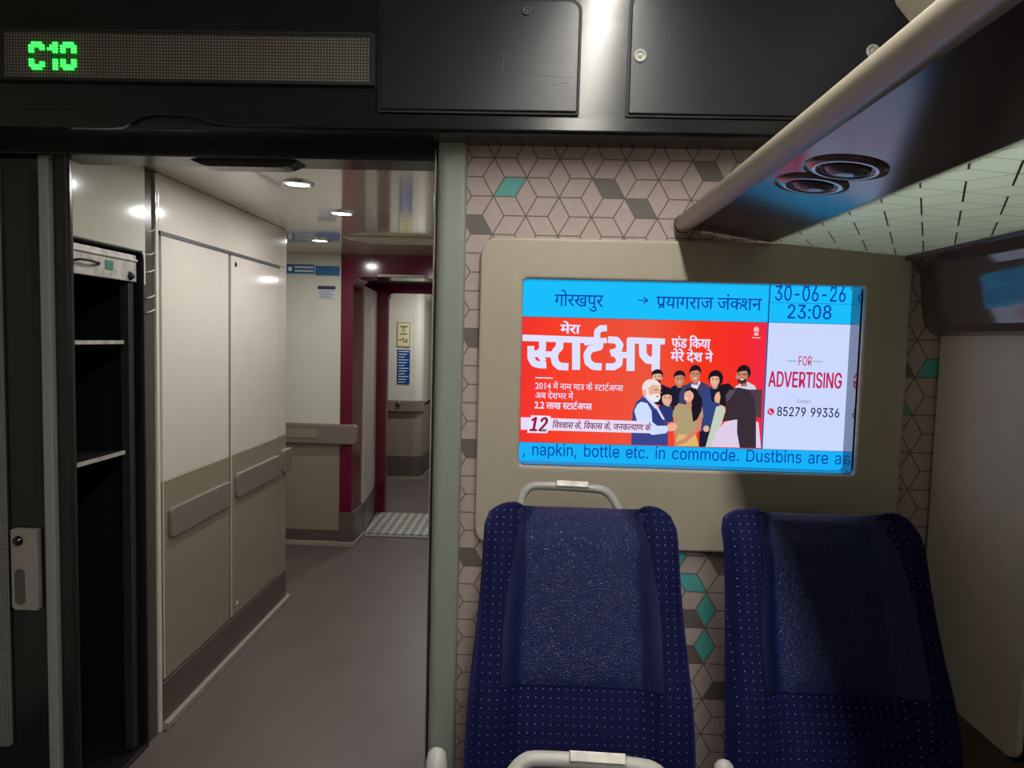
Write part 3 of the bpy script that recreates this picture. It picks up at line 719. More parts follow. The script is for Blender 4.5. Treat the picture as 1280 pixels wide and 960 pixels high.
    'N': (523, '60 0 60 509 136 509 343 183 352 169 363 151 375 130 388 107 401 82 414 55 405 54 402 81 401 108 400 134 399 157 399 178 399 195 399 509 463 509 463 0 387 0 202 290 190 310 177 331 164 354 148 381 130 413 108 452 119 454 121 417 122 384 123 354 124 328 125 307 125 291 125 0', 'ÀÛÁÛÂÁÛÜÂÜÃÂÐÒÑÐÓÒÝÚÜÚÃÜÀÝÛÝÚÛÀÞÝÙÃÚÀßÞØÃÙ×ÃØÀàßÖÃ×ÀáàÕÃÖÀâáÀãâÔÃÕÏÓÐÔÄÃÎÓÏÔÅÄÍÓÎÔÆÅÌÓÍÔÇÆËÓÌÔÈÇÔÊÈÊÉÈÊÓËÔÓÊ'),
    'O': (533, '267 -7 205 1 150 25 105 63 70 115 48 179 40 254 48 329 70 393 105 445 150 484 205 508 267 516 329 508 384 484 429 445 464 393 486 329 493 254 486 179 464 115 429 63 384 25 329 1 267 53 310 59 349 76 383 105 408 144 425 194 430 254 425 314 408 365 383 404 349 433 310 450 267 456 223 450 184 433 151 404 125 364 109 314 103 254 109 194 125 144 151 105 184 76 223 59', 'ËÍÌÊÍËÊÎÍÉÎÊÉäÎäÏÎÉåäãÏäâÏãÉæåÈæÉâÐÏáÐâÈçæàÐáÈèçÇèÈàÑÐßÑàÇéèÆéÇßÒÑÞÒßÆêéÅêÆÅëêÝÒÞÝÓÒÅìëÜÓÝÄìÅÜÔÓÄíìÛÔÜÃíÄÛÕÔÃîíÚÕÛÃïîÙÕÚÙÖÕÂïÃÂØïØÖÙÂÖØÁÖÂÁ×ÖÁÀ×'),
    'R': (449, '60 0 60 509 236 509 290 504 333 489 367 465 390 433 405 395 409 352 405 309 390 271 367 240 333 217 289 203 236 198 96 198 96 255 234 255 269 258 298 267 319 281 334 300 342 324 345 352 342 380 334 405 319 425 298 440 269 449 233 452 125 452 125 0 353 0 230 229 303 229 428 0', 'ÀÐÁÐÞÁÞÂÁÞÃÂÞÄÃÞÅÄÞÝÅÝÜÅÜÆÅÐßÞÛÆÜÚÆÛÚÇÆÙÇÚØÇÙØÈÇ×ÈØÖÈ×ÖÉÈÕÉÖÕÊÉÔÊÕÓÊÔÓËÊÒËÓÑËÒÀÏÐßÑÐßáÑáËÑáâËâÌËßÎáÎàáãÌâÍãÌÎãÍÀÎÏÀßÎàãÎ'),
    'S': (447, '224 -9 172 -4 128 9 91 31 64 60 46 96 38 137 104 137 110 110 123 88 142 71 166 59 194 52 224 49 257 52 286 60 311 74 329 92 341 114 346 139 342 161 332 179 316 193 296 205 272 214 245 222 184 239 128 260 86 289 60 326 52 372 58 413 75 448 102 476 138 498 180 511 227 516 275 511 316 498 351 476 377 449 394 415 401 378 337 378 326 412 302 437 267 453 225 459 194 456 167 448 145 435 129 418 118 398 115 376 119 352 131 334 148 319 169 308 191 300 212 293 264 279 287 272 312 264 336 252 359 238 379 220 395 198 405 171 408 139 403 99 386 64 360 34 323 11 278 -4', 'ãåäâåãâæåáæâáçæáèçàïáïèáàðïîèïàñðíèîíéèßñàßòñìéíßóòßôóìêéÞôßëêìÞõôÞöõÝöÞÝ÷öÝø÷ÜøÝÜùøÜúùÜûúÜüûÛüÜÛýüÛþýÛÿþÚÿÛÚĀÿÙĀÚÙāĀØāÙØĂā×ĂØÖĂ×ÖăĂÕăÖÔăÕÔĄăÓĄÔÒĄÓÒąĄÅÇÆÅÈÇÑąÒÅÉÈÑĆąÄÉÅÐĆÑÄÊÉÏĆÐÄËÊÏćĆÎćÏÃËÄÃÌËÍćÎÃÍÌÃćÍÃĈćÂĈÃÂĉĈÁĉÂÁÀĉ'),
    'T': (449, '32 452 32 509 417 509 417 452 257 452 257 0 193 0 193 452', 'ÀÂÁÀÃÂÇÃÀÆÄÇÄÃÇÆÅÄ'),
    'V': (480, '204 0 16 509 84 509 192 206 203 176 215 137 230 89 248 31 235 31 252 90 267 138 279 176 290 206 395 509 463 509 278 0', 'ÀÂÁÀÃÂÌÎÍÌÏÎÀÄÃËÏÌÊÏËÀÅÄÉÏÊÀÆÅÈÇÉÇÏÉÀÇÆÀÏÇ'),
    'a': (389, '160 -9 126 -5 94 5 68 22 48 45 35 73 30 108 34 138 43 161 58 179 78 193 100 203 125 211 152 216 178 220 209 224 234 227 252 230 265 235 273 243 276 255 276 257 273 279 267 297 256 311 240 322 220 329 196 331 171 329 149 322 132 313 118 301 107 288 100 274 41 291 57 322 79 346 104 364 133 375 163 382 194 384 215 383 239 379 263 372 286 360 306 343 322 320 333 290 337 251 337 0 277 0 277 52 272 52 264 38 252 25 236 12 215 1 190 -6 170 45 202 49 228 59 248 74 263 93 272 115 276 138 276 190 270 186 259 182 246 179 231 176 216 173 200 171 186 169 175 168 154 164 134 159 117 150 103 139 95 124 92 105 94 87 102 72 114 61 130 52 149 47', 'çéèçêéæêçæëêåëæåìëäìåäíìãíäãÛíÛîíãÜÛÚîÛãÝÜÙîÚãÞÝâÞãØîÙØïîâßÞ×ïØâàßÖï×áàâÖðïÕðÖÔðÕÓðÔÓñðÒñÓÑāÒāñÒÐāÑÏāÐÎāÏÍāÎÌāÍËāÌÊāËÉāÊÉĂāĀñāÉăĂÉĄăÈĄÉÈąĄÈĆąÈćĆÈĈćÈĉĈÈĊĉÈċĊÇċÈÇČċÇčČÇĎčÿñĀÆĎÇÆďĎþñÿÅďÆÅĐďýóþóñþÅđĐüóýÄđÅÄĒđÄēĒûôüôóüÄĔēûõôòñóúõûÄúĔÄõúÃõÄÃöõÃ÷öÂ÷ÃÂø÷ÁøÂÁùøÀùÁ'),
    'b': (424, '229 -8 198 -5 172 4 153 17 138 31 127 46 118 59 112 59 112 0 53 0 53 509 114 509 114 319 118 319 127 331 137 346 152 360 171 373 197 381 229 384 274 378 313 361 345 332 370 293 385 245 390 189 385 133 370 84 346 45 313 16 274 -2 220 47 253 51 279 66 301 88 316 117 325 151 328 189 325 227 316 261 301 290 280 311 253 325 220 330 188 325 161 312 140 291 125 263 116 229 113 189 116 150 125 115 140 86 162 65 188 51', 'ÉËÊÉÌËÒÔÓÑÔÒÑÕÔÐÕÑÐÖÕÏÖÐÎÖÏÎëÖëêÖê×ÖÍëÎÍìëÍíìé×êÉÍÌÉïÍïîÍîíÍè×éèØ×çØèÉðïæØçæÙØÉñðåÙæÉòñäÙåäÚÙãÚäÉóòãÛÚâÛãÉÇóÇôóáÛâÇõôáÜÛàÜáÇÆõÆöõÉÈÇÅöÆßÜàÅßöÅÜßÄÜÅÄÝÜÃÝÄÂÝÃÂÞÝÁÞÂÁÀÞ'),
    'c': (396, '207 -8 159 -2 117 16 82 46 56 85 40 133 34 187 40 243 56 291 82 330 117 360 159 378 207 384 234 383 260 377 284 368 305 356 324 341 340 322 353 301 362 277 303 262 298 276 290 289 281 301 270 311 257 319 242 325 226 329 207 330 173 325 145 310 124 287 108 258 99 224 96 187 99 151 108 117 124 89 145 66 173 51 207 46 226 48 243 52 258 58 271 66 282 76 292 89 299 102 304 117 363 102 354 78 341 56 325 37 306 21 285 9 261 -1 235 -6', 'ËÍÌËÎÍÊÎËÊÏÎÊÐÏÉÐÊÉÑÐÉÝÑÝÒÑÈÞÉÞÝÉÜÒÝÛÒÜÈßÞÚÒÛÚÓÒÙÓÚØÓÙÈàß×ÓØ×ÔÓÇàÈÖÔ×ÇáàÖÕÔÇâáÆâÇÆãâÅãÆÅäãÅåäÄåÅÄæåðòñðóòïóðîóïÄçæÃçÄîôóíôîìôíÃèçëôìëõôêõëÃéèéõêÃõéÂõÃÂöõÂ÷öÁ÷ÂÁø÷ÁùøÀùÁ'),
    'd': (424, '195 -8 151 -2 111 16 79 45 55 84 39 133 34 189 39 245 55 293 79 332 112 361 151 378 196 384 228 381 253 373 272 360 287 346 298 331 306 319 311 319 311 509 372 509 372 0 313 0 313 59 307 59 298 46 287 31 272 17 252 4 227 -5 205 47 236 51 263 65 284 86 299 115 309 150 312 189 309 229 300 263 284 291 263 312 237 325 205 330 172 325 145 311 124 290 108 261 99 227 96 189 99 151 109 117 124 88 145 66 172 51', 'ÓÕÔÓÖÕËÍÌËÎÍÊÎËÊÏÎÉÏÊÉÐÏÉÑÐÈìÉìëÉëÑÉëÒÑêÒëéÒêÈíìéÓÒéèÓèçÓçÖÓÈîíÇîÈÇïîæÖçÇðïÆðÇåÖæÆñðÆòñäÖåÅòÆÅóòãÖäÄóÅÄôóâØãØÖãÄõôáØâÃõÄÃöõàÙáÙØáàÚÙ×ÖØÃßößÚàÃÚßÃÛÚÂÛÃÂÜÛÂÝÜÁÝÂÁÞÝÀÞÁ'),
    'e': (404, '212 -8 161 -2 117 16 82 46 56 85 40 132 34 187 39 242 55 290 81 329 115 359 157 378 205 384 236 382 266 374 294 361 319 341 341 315 357 282 368 242 371 194 371 169 75 169 75 221 338 221 310 202 307 237 298 269 283 294 263 314 237 326 205 330 173 326 146 313 125 294 109 270 99 241 96 211 96 178 100 139 110 106 128 80 151 61 179 50 212 46 234 48 254 53 271 61 285 73 297 88 306 105 365 91 353 63 335 39 311 19 283 4 249 -5', 'ËÍÌËÎÍÊÎËÊÏÎÊÐÏÉÐÊÉßÐßÑÐÉàßÞÑßÈàÉÝÑÞÈáàÝÒÑÜÒÝÈâáÛÒÜÈãâÇãÈÛÓÒÇäãÚÓÛÚØÓØÔÓÆ×Ç×äÇ×åäÙØÚÆÖ×åØ×åÔØæÔåæÕÔÅÖÆçÕæÅÕÖÅçÕÅèçÄèÅÄéèñóòñôóðôñÃéÄÃêéïôðïõôÃëêîõïíõîÃìëìõíÃõìÂõÃÂöõÂ÷öÁ÷ÂÁø÷ÀøÁ'),
    'i': (167, '84 443 67 446 54 455 44 468 41 483 44 499 54 512 67 521 84 524 100 521 114 512 123 499 126 483 123 468 114 455 100 446 53 0 53 379 114 379 114 0', 'ÐÒÑÐÓÒÇÉÈÆÉÇÆÊÉÅÊÆÅËÊÄËÅÄÌËÃÌÄÃÍÌÂÍÃÂÎÍÁÎÂÁÏÎÀÏÁ'),
    'k': (381, '148 186 191 229 372 0 294 0 110 137 184 199 360 379 284 379 110 212 53 0 114 0 114 509 53 509', 'ÀÁÂÀÂÃÄÅÈÅÆÇÅÇÈÉÊËÉËÌ'),
    'l': (189, '139 -2 101 3 74 20 58 47 53 84 53 509 114 509 114 99 115 77 120 62 130 54 146 52 154 52 160 53 165 53 170 54 181 3 172 1 162 -1 151 -2', 'ÄÆÅÄÇÆÄÈÇÃÈÄÃÉÈÃÊÉÃËÊÎÐÏÍÐÎÌÐÍËÐÌÃÐËÂÐÃÁÐÂÀÐÁÀÑÐÀÒÑÀÓÒ'),
    'm': (610, '53 0 53 379 112 379 112 295 108 295 118 323 132 346 151 363 172 376 195 384 219 386 257 380 287 361 309 331 321 295 312 295 322 321 337 343 357 361 381 375 407 383 437 386 468 383 497 372 522 354 541 328 553 296 557 255 557 0 496 0 496 254 490 289 473 313 447 326 419 330 395 328 374 320 358 307 345 290 338 270 335 247 335 0 274 0 274 260 269 288 253 311 229 326 199 330 178 328 158 320 140 307 126 289 117 266 114 238 114 0', 'ÉËÊÔÖÕÈËÉÓÖÔÓ×ÖÈÌËÀÂÁÀÄÂÄÃÂÇÌÈÒ×ÓÒØ×ÆÌÇÑØÒÆÍÌÑÙØÅïÆïÍÆÐâÑâÙÑïîÍîÎÍÅðïÐãâáÙâáÚÙÅñðÐäãàÚáíÎîÄñÅÏäÐÄòñÏåäßÚàìÏíÏÎíÄóòÏæåßÛÚÀôÄôóÄìæÏìçæÞÛßëçìëèçÀõôêèëÞÜÛÝÜÞêéèÀöõ'),
    'n': (410, '114 227 114 0 53 0 53 379 112 379 112 287 102 287 124 332 152 362 187 379 227 384 264 380 295 369 321 349 341 321 353 285 357 240 357 0 296 0 296 235 290 275 273 304 246 323 210 329 184 326 161 317 141 303 126 283 117 257', 'ÉËÊÉÌËÂÄÃÂÆÄÆÅÄÈÌÉÈÍÌÇÍÈÇ×Í×ÎÍÆÙÇÙØÇØ×ÇÖÎ×ÕÎÖÕÏÎÆÚÙÔÏÕÆÛÚÂÜÆÜÛÆÔÐÏÓÐÔÂÀÜÓÑÐÒÑÓÂÁÀ'),
    'o': (415, '207 -8 159 -2 117 16 82 46 56 85 40 133 34 187 40 243 56 291 82 330 117 360 159 378 207 384 256 378 299 360 333 330 359 291 376 243 381 187 376 133 359 85 333 46 299 16 256 -2 207 46 242 51 270 66 292 89 307 117 316 151 319 187 316 224 307 258 292 287 270 310 242 325 207 330 173 325 145 310 124 287 108 258 99 224 96 187 99 151 108 117 124 89 145 66 173 51', 'ËÍÌÊÍËÊÎÍÉÎÊÉÏÎÈåÉåäÉäÏÉäãÏãÐÏÈæåâÐãÈçæáÐâÇçÈáÑÐÇèçàÑáÇéèßÑàÆéÇßÒÑÆêéÞÒßÅêÆÅëêÝÒÞÝÓÒÅìëÜÓÝÜÔÓÄìÅÄíìÛÔÜÄîíÚÔÛÃîÄÚÕÔÃïîÙÕÚÃØïØÕÙÃÕØÂÕÃÂÖÕÁÖÂÁ×ÖÀ×Á'),
    'p': (424, '53 -143 53 379 112 379 112 319 118 319 126 331 137 346 152 360 171 373 197 381 229 384 274 378 313 361 345 332 370 293 385 245 390 189 385 133 370 84 346 45 313 16 274 -2 229 -8 198 -5 173 4 153 17 138 31 127 46 118 59 114 59 114 -143 220 47 253 51 279 66 301 88 316 117 325 151 328 189 325 227 316 261 301 290 280 311 253 325 220 330 188 325 161 312 140 291 125 263 116 229 113 189 116 150 125 115 140 86 162 65 188 51', 'ÉËÊÈËÉÀÂÁÀÃÂÈÌËÇÌÈÇÍÌÆÍÇÅÍÆÅëÍëêÍêÎÍÄëÅÄìëÄíìéÎêÀÄÃÀðÄðïÄïîÄîíÄèÎéèÏÎçÏèæÏçæÐÏÀñðåÐæÀòñäÐåäÑÐãÑäÀóòãÒÑâÒãÀÝóÝôóáÒâÝõôáÓÒàÓáÝÜõÜöõÀÞÝÛöÜßÓàÛßöÛÓßÚÓÛÚÔÓÙÔÚØÔÙØÕÔ×ÕØ×ÖÕ'),
    'r': (259, '53 0 53 379 112 379 112 321 115 321 130 347 152 367 181 380 213 385 221 385 229 384 237 384 243 384 243 322 239 323 230 324 219 325 207 326 182 323 159 315 140 301 126 284 117 262 114 237 114 0', 'ÇÉÈÇÊÉÇËÊÇÌËÇÍÌÆÍÇÀÂÁÀÃÂÅÍÆÄÑÅÑÐÅÐÏÅÏÎÅÎÍÅÄÒÑÄÓÒÀÄÃÀÖÄÖÕÄÕÔÄÔÓÄÀ×ÖÀØ×'),
    's': (365, '182 -8 145 -5 112 3 84 18 62 38 45 63 36 94 94 107 105 79 124 60 150 49 181 45 217 50 244 62 262 81 268 103 265 121 254 136 237 147 212 155 149 170 104 186 72 208 53 237 47 274 51 305 65 332 87 354 115 370 149 381 187 384 223 381 254 372 279 358 299 339 314 316 324 290 268 277 258 298 243 316 219 328 187 333 156 329 131 317 114 299 109 277 112 258 124 243 144 232 172 223 229 209 275 194 306 171 325 142 331 107 326 75 312 47 290 24 260 6 223 -5', 'ÝßÞÝàßÜàÝÜáàÛáÜÛâáÚâÛÚéâéãâÚêéèãéÙêÚÙëêçãèÙìëçäãæäçØìÙØíìåäæØîí×îØ×ïî×ðïÖð×ÖñðÖòñÖóòÕóÖÕôóÔôÕÔõôÓõÔÒõÓÑõÒÑöõÐöÑÏöÐÆÈÇÏ÷öÎ÷ÏÅÈÆÍ÷ÎÅÉÈÍø÷ÄÉÅÌøÍÄÊÉËøÌÄËÊËùøÄùËÃùÄÃúùÂúÃÂûúÁûÂÁÀû'),
    't': (227, '204 379 204 327 6 327 6 379 65 471 126 471 126 98 128 76 136 61 150 53 170 50 177 50 185 51 194 52 202 54 213 2 203 -1 192 -3 180 -4 168 -4 125 2 92 21 72 52 65 93', '×ÅÄ×ÆÅÂÀÃÂÁÀ×ÇÆÖÇ×ÖÈÇÖÉÈÍÏÎÖÊÉÌÏÍÕÊÖËÏÌÊÏËÕÏÊÔÏÕÓÏÔÓÐÏÓÑÐÓÒÑ'),
    'u': (410, '182 -5 146 -1 115 11 89 31 69 59 57 95 53 139 53 379 114 379 114 144 119 105 137 75 164 56 200 50 226 53 249 62 268 77 283 97 293 122 296 153 296 379 357 379 357 0 298 0 298 92 307 92 286 47 257 17 222 0', 'ÆÈÇÆÉÈÓÕÔÓÖÕÒÖÓÆÊÉÅÊÆÑÙÒÙÖÒÅËÊÐØÑØÙÑÄËÅÐÚØÚ×ØÚÖÙÏÚÐÄÌËÎÚÏÃÌÄÃÍÌÍÚÎÃÚÍÃÛÚ×ÖÚÂÛÃÂÜÛÁÜÂÁÀÜ'),
}

TC = {}
def raw_glyph(s, off=0.0):
    k = (s, off)
    if k in TC: return TC[k]
    if off:
        v0, f0 = raw_glyph(s)
        v, f = [], []
        for dx, dy in ((-off, 0), (off, 0), (0, -off * .6), (0, off * .6)):
            b = len(v); v += [(p[0] + dx, p[1] + dy) for p in v0]; f += [tuple(i + b for i in q) for q in f0]
        TC[k] = (v, f); return TC[k]
    c = bpy.data.curves.new('t', 'FONT'); c.body = s; c.resolution_u = 3
    o = bpy.data.objects.new('t', c); COL.objects.link(o)
    dg = bpy.context.evaluated_depsgraph_get(); dg.update()
    me = bpy.data.meshes.new_from_object(o.evaluated_get(dg))
    v = [(p.co.x, p.co.y) for p in me.vertices]; f = [tuple(p.vertices) for p in me.polygons]
    bpy.data.objects.remove(o); bpy.data.curves.remove(c); bpy.data.meshes.remove(me)
    TC[k] = (v, f); return TC[k]
def latin(s, off=0.0):
    V, Fc, x = [], [], 0.0
    for ch in s:
        if ch not in LATIN: x += 0.28; continue
        a, vs, fs = LATIN[ch]; q = [int(n) / 1000 for n in vs.split()]; pts = list(zip(q[0::2], q[1::2]))
        ix = [ord(c) - 0xC0 for c in fs]; tri = [tuple(ix[i:i + 3]) for i in range(0, len(ix), 3)]
        for dx, dy in ([(0, 0)] if not off else [(-off, 0), (off, 0), (0, -off * .5), (0, off * .5)]):
            b = len(V); V += [(p[0] + x + dx, p[1] + dy) for p in pts]; Fc += [tuple(i + b for i in t) for t in tri]
        x += a / 1000
    return V, Fc
def adv(ch, off=0.0):
    a = max(p[0] for p in raw_glyph(ch + 'क', off)[0]); b = max(p[0] for p in raw_glyph('क', off)[0])
    return a - b
def clip_right(vf, xc):
    bm = bmesh.new(); bv = [bm.verts.new((p[0], p[1], 0)) for p in vf[0]]
    for f in vf[1]:
        try: bm.faces.new([bv[i] for i in f])
        except ValueError: pass
    bmesh.ops.bisect_plane(bm, geom=bm.verts[:] + bm.edges[:] + bm.faces[:], plane_co=(xc, 0, 0), plane_no=(1, 0, 0), clear_outer=True)
    bm.verts.ensure_lookup_table(); bm.verts.index_update()
    v = [(p.co.x, p.co.y) for p in bm.verts]; f = [tuple(q.index for q in p.verts) for p in bm.faces]
    bm.free(); return v, f
def stroke(pts, wdt):
    v, f = [], []
    for i in range(len(pts) - 1):
        (x0, y0), (x1, y1) = pts[i], pts[i + 1]
        L = math.hypot(x1 - x0, y1 - y0) or 1e-6; nx, ny = -(y1 - y0) / L * wdt / 2, (x1 - x0) / L * wdt / 2
        b = len(v); v += [(x0 + nx, y0 + ny), (x0 - nx, y0 - ny), (x1 - nx, y1 - ny), (x1 + nx, y1 + ny)]; f.append((b, b + 1, b + 2, b + 3))
    for (x, y) in pts[1:-1]:
        b = len(v); v += [(x + wdt / 2 * math.cos(k * math.pi / 5), y + wdt / 2 * math.sin(k * math.pi / 5)) for k in range(10)]; f.append(tuple(range(b, b + 10)))
    return v, f
def compose(tokens, off=0.0):
    """Devanagari by hand: plain strings, '<x' = half form of x, '^' = reph over the last letter, '/' = subscript ra on the last letter"""
    V, Fc = [], []; x = 0.0; last = 0.0
    def put(vf, dx):
        b = len(V); V.extend([(p[0] + dx, p[1]) for p in vf[0]]); Fc.extend([tuple(i + b for i in q) for q in vf[1]])
    for t in tokens:
        if t == ' ': x += 0.26; continue
        if t[0] == '<':
            a = adv(t[1], off); cut = a - (0.165 if t[1] != 'क' else 0.10)
            put(clip_right(raw_glyph(t[1], off), cut), x); x += cut - 0.03; continue
        if t == '^':
            put(stroke([(x - 0.14, 0.62), (x - 0.16, 0.74), (x - 0.10, 0.82), (x - 0.0, 0.83)], 0.075 + off), 0); continue
        if t == '/':
            put(stroke([(x - 0.12, 0.22), (x - 0.24, 0.13), (x - 0.42, 0.0)], 0.075 + off), 0); continue
        if t == 'tra':
            put(stroke([(x - 0.02, 0.59), (x + 0.52, 0.59)], 0.07 + off), 0); put(stroke([(x + 0.37, 0.59), (x + 0.37, 0.0)], 0.08 + off), 0)
            put(stroke([(x + 0.37, 0.36), (x + 0.10, 0.36)], 0.07 + off), 0); put(stroke([(x + 0.33, 0.33), (x + 0.22, 0.18), (x + 0.06, 0.05)], 0.07 + off), 0); x += 0.5; continue
        for ch in t:
            put(raw_glyph(ch, off), x); x += adv(ch, off)
    return V, Fc, x
def put_text(name, tokens, p_left, p_right, zcap, col, off=0.0, cap=None, shear=0.0, label=None, parent=None, words=False):
    """p_left/p_right: pixel ends of the baseline; zcap: pixel height of a capital"""
    y = lay()
    if isinstance(tokens, str):
        v, f = latin(tokens, off) if tokens[0] in LATIN else raw_glyph(tokens, off); wd0 = min(p[0] for p in v); wd1 = max(p[0] for p in v)
    else:
        v, f, wx = compose(tokens, off); wd0 = min(p[0] for p in v); wd1 = max(p[0] for p in v)
    a, b = at(*p_left, y), at(*p_right, y)
    sx = (b.x - a.x) / (wd1 - wd0)
    capu = cap or ((0.509 if tokens[0] in LATIN else 0.715) if isinstance(tokens, str) else 0.63)
    sz = zcap / F * y / capu
    zb = (a.z + b.z) / 2
    P3 = [(a.x + (p[0] - wd0) * sx + shear * p[1] * sz, y, zb + p[1] * sz) for p in v]
    if words:           # one object per word, laid out as a whole sentence
        at_ = 0
        for wd in tokens.split(' '):
            nv, nf = latin(wd, off)
            g = MB(); g.faces_of(P3[at_:at_ + len(nv)], nf); at_ += len(nv)
            tag(g.build(name, em(col), parent or disp), label + ' ' + wd.strip('.,'))
        return
    g = MB()
    g.faces_of(P3, f)
    o = g.build(name, em(col), parent or disp)
    if label: tag(o, label)
    return o

# destination bar: origin -> destination
put_text('origin_name', ['ग', 'ो', 'र', 'ख', 'प', 'ु', 'र'], (693, 382), (754, 384), 14.2, INK, 0.006, label='dark blue Hindi origin name')
put_text('arrow', '→', (797, 379.5), (811, 379.7), 9, INK, 0.012, label='dark blue arrow')
put_text('destination_name', ['प', '/', 'य', 'ा', 'ग', 'र', 'ा', 'ज', ' ', 'ज', 'ं', '<क', 'श', 'न'], (820, 385), (952, 388), 14.2, INK, 0.006, label='dark blue Hindi destination name')
put_text('date', '30-06-26', (968.5, 376), (1057, 377), 18, INK, 0.008, label='dark blue date 30-06-26')
put_text('time', '23:08', (984, 398), (1039, 399), 17, INK, 0.01, label='dark blue time 23:08')
put_text('ticker_word', ', napkin, bottle etc. in commode. Dustbins are a', (653.5, 569.5), (1051, 579.6), 15.2, INK, 0.002, label='dark blue ticker word', words=True)
# advert headline, drawn letter by letter
WH = (222, 226, 255)
def cz(x, y): return (640 + x / 5.818, 340 + y / 5.818)
def headline():
    y = lay(); g = MB()
    K = 1 / 5.818 / F * y
    def s(pts, wd=52):
        q = [at(*cz(*p), y) for p in pts]
        v, f = stroke([(p.x, p.z) for p in q], wd * K)
        g.faces_of([(p[0], y, p[1]) for p in v], f)
    s([(77, 478), (600, 497)], 46)
    s([(222, 480), (222, 560), (196, 592), (160, 596)], 50); s([(137, 538), (137, 625), (160, 664), (205, 676), (250, 676)], 50); s([(190, 596), (300, 600)], 44); s([(196, 600), (235, 650)], 40)
    s([(346, 490), (346, 548), (318, 575), (306, 615), (316, 660), (345, 686), (410, 690)], 54)
    s([(466, 490), (466, 712)], 58)
    s([(640, 490), (636, 545), (570, 560), (545, 600), (552, 655), (590, 686), (652, 690)], 52)
    s([(525, 515), (690, 496)], 40); s([(690, 408), (645, 410), (620, 432), (618, 500)], 46)
    s([(698, 492), (760, 496), (786, 530), (772, 574), (716, 592)], 50); s([(750, 590), (782, 625), (778, 668), (740, 690), (682, 688)], 50); s([(780, 600), (850, 606)], 44)
    s([(864, 482), (862, 720)], 58)
    s([(842, 496), (1112, 506)], 44)
    s([(950, 500), (952, 600), (985, 640), (1046, 645)], 54); s([(1050, 500), (1044, 720)], 58)
    return g.build('headline', em(WH), disp)
tag(headline(), 'large white Hindi headline')
put_text('headline_small', ['म', 'े', 'र', 'ा'], (700, 416.4), (725.5, 417), 10.5, WH, 0.035, label='small white Hindi word above the headline')
put_text('subheading', ['फ', 'ं', 'ड', ' ', 'ि', 'क', 'य', 'ा'], (839, 434), (888, 435.6), 10.8, WH, 0.035, label='white Hindi subheading, upper line')
put_text('subheading', ['म', 'े', 'र', 'े', ' ', 'द', 'े', 'श', ' ', 'न', 'े'], (838, 451), (891, 452.6), 10.8, WH, 0.035, label='white Hindi subheading, lower line')
yy = lay(); MB().poly([sp_(669, 471.4, yy), sp_(691, 472, yy), sp_(691, 473.4, yy), sp_(669, 472.8, yy)]).build('rule', em(WH), disp)
put_text('caption', ['2', '0', '1', '4', ' ', 'म', 'े', 'ं', ' ', 'न', 'ा', 'म', ' ', 'म', 'ा', 'tra', ' ', 'क', 'े', ' ', '<स', 'ट', 'ा', 'ट', '^', 'अ', '<प', 'स'], (669, 486.5), (779, 488.5), 7.2, WH, 0.01, label='white Hindi caption, first line')
put_text('caption', ['अ', 'ब', ' ', 'द', 'े', 'श', 'भ', 'र', ' ', 'म', 'े', 'ं'], (669, 498), (716.5, 499), 7.2, WH, 0.01, label='white Hindi caption, second line')
put_text('caption', ['2', '.', '2', ' ', 'ल', 'ा', 'ख', ' ', '<स', 'ट', 'ा', 'ट', '^', 'अ', '<प', 'स'], (668, 510.5), (740, 512), 7.6, WH, 0.03, label='white Hindi caption, third line')

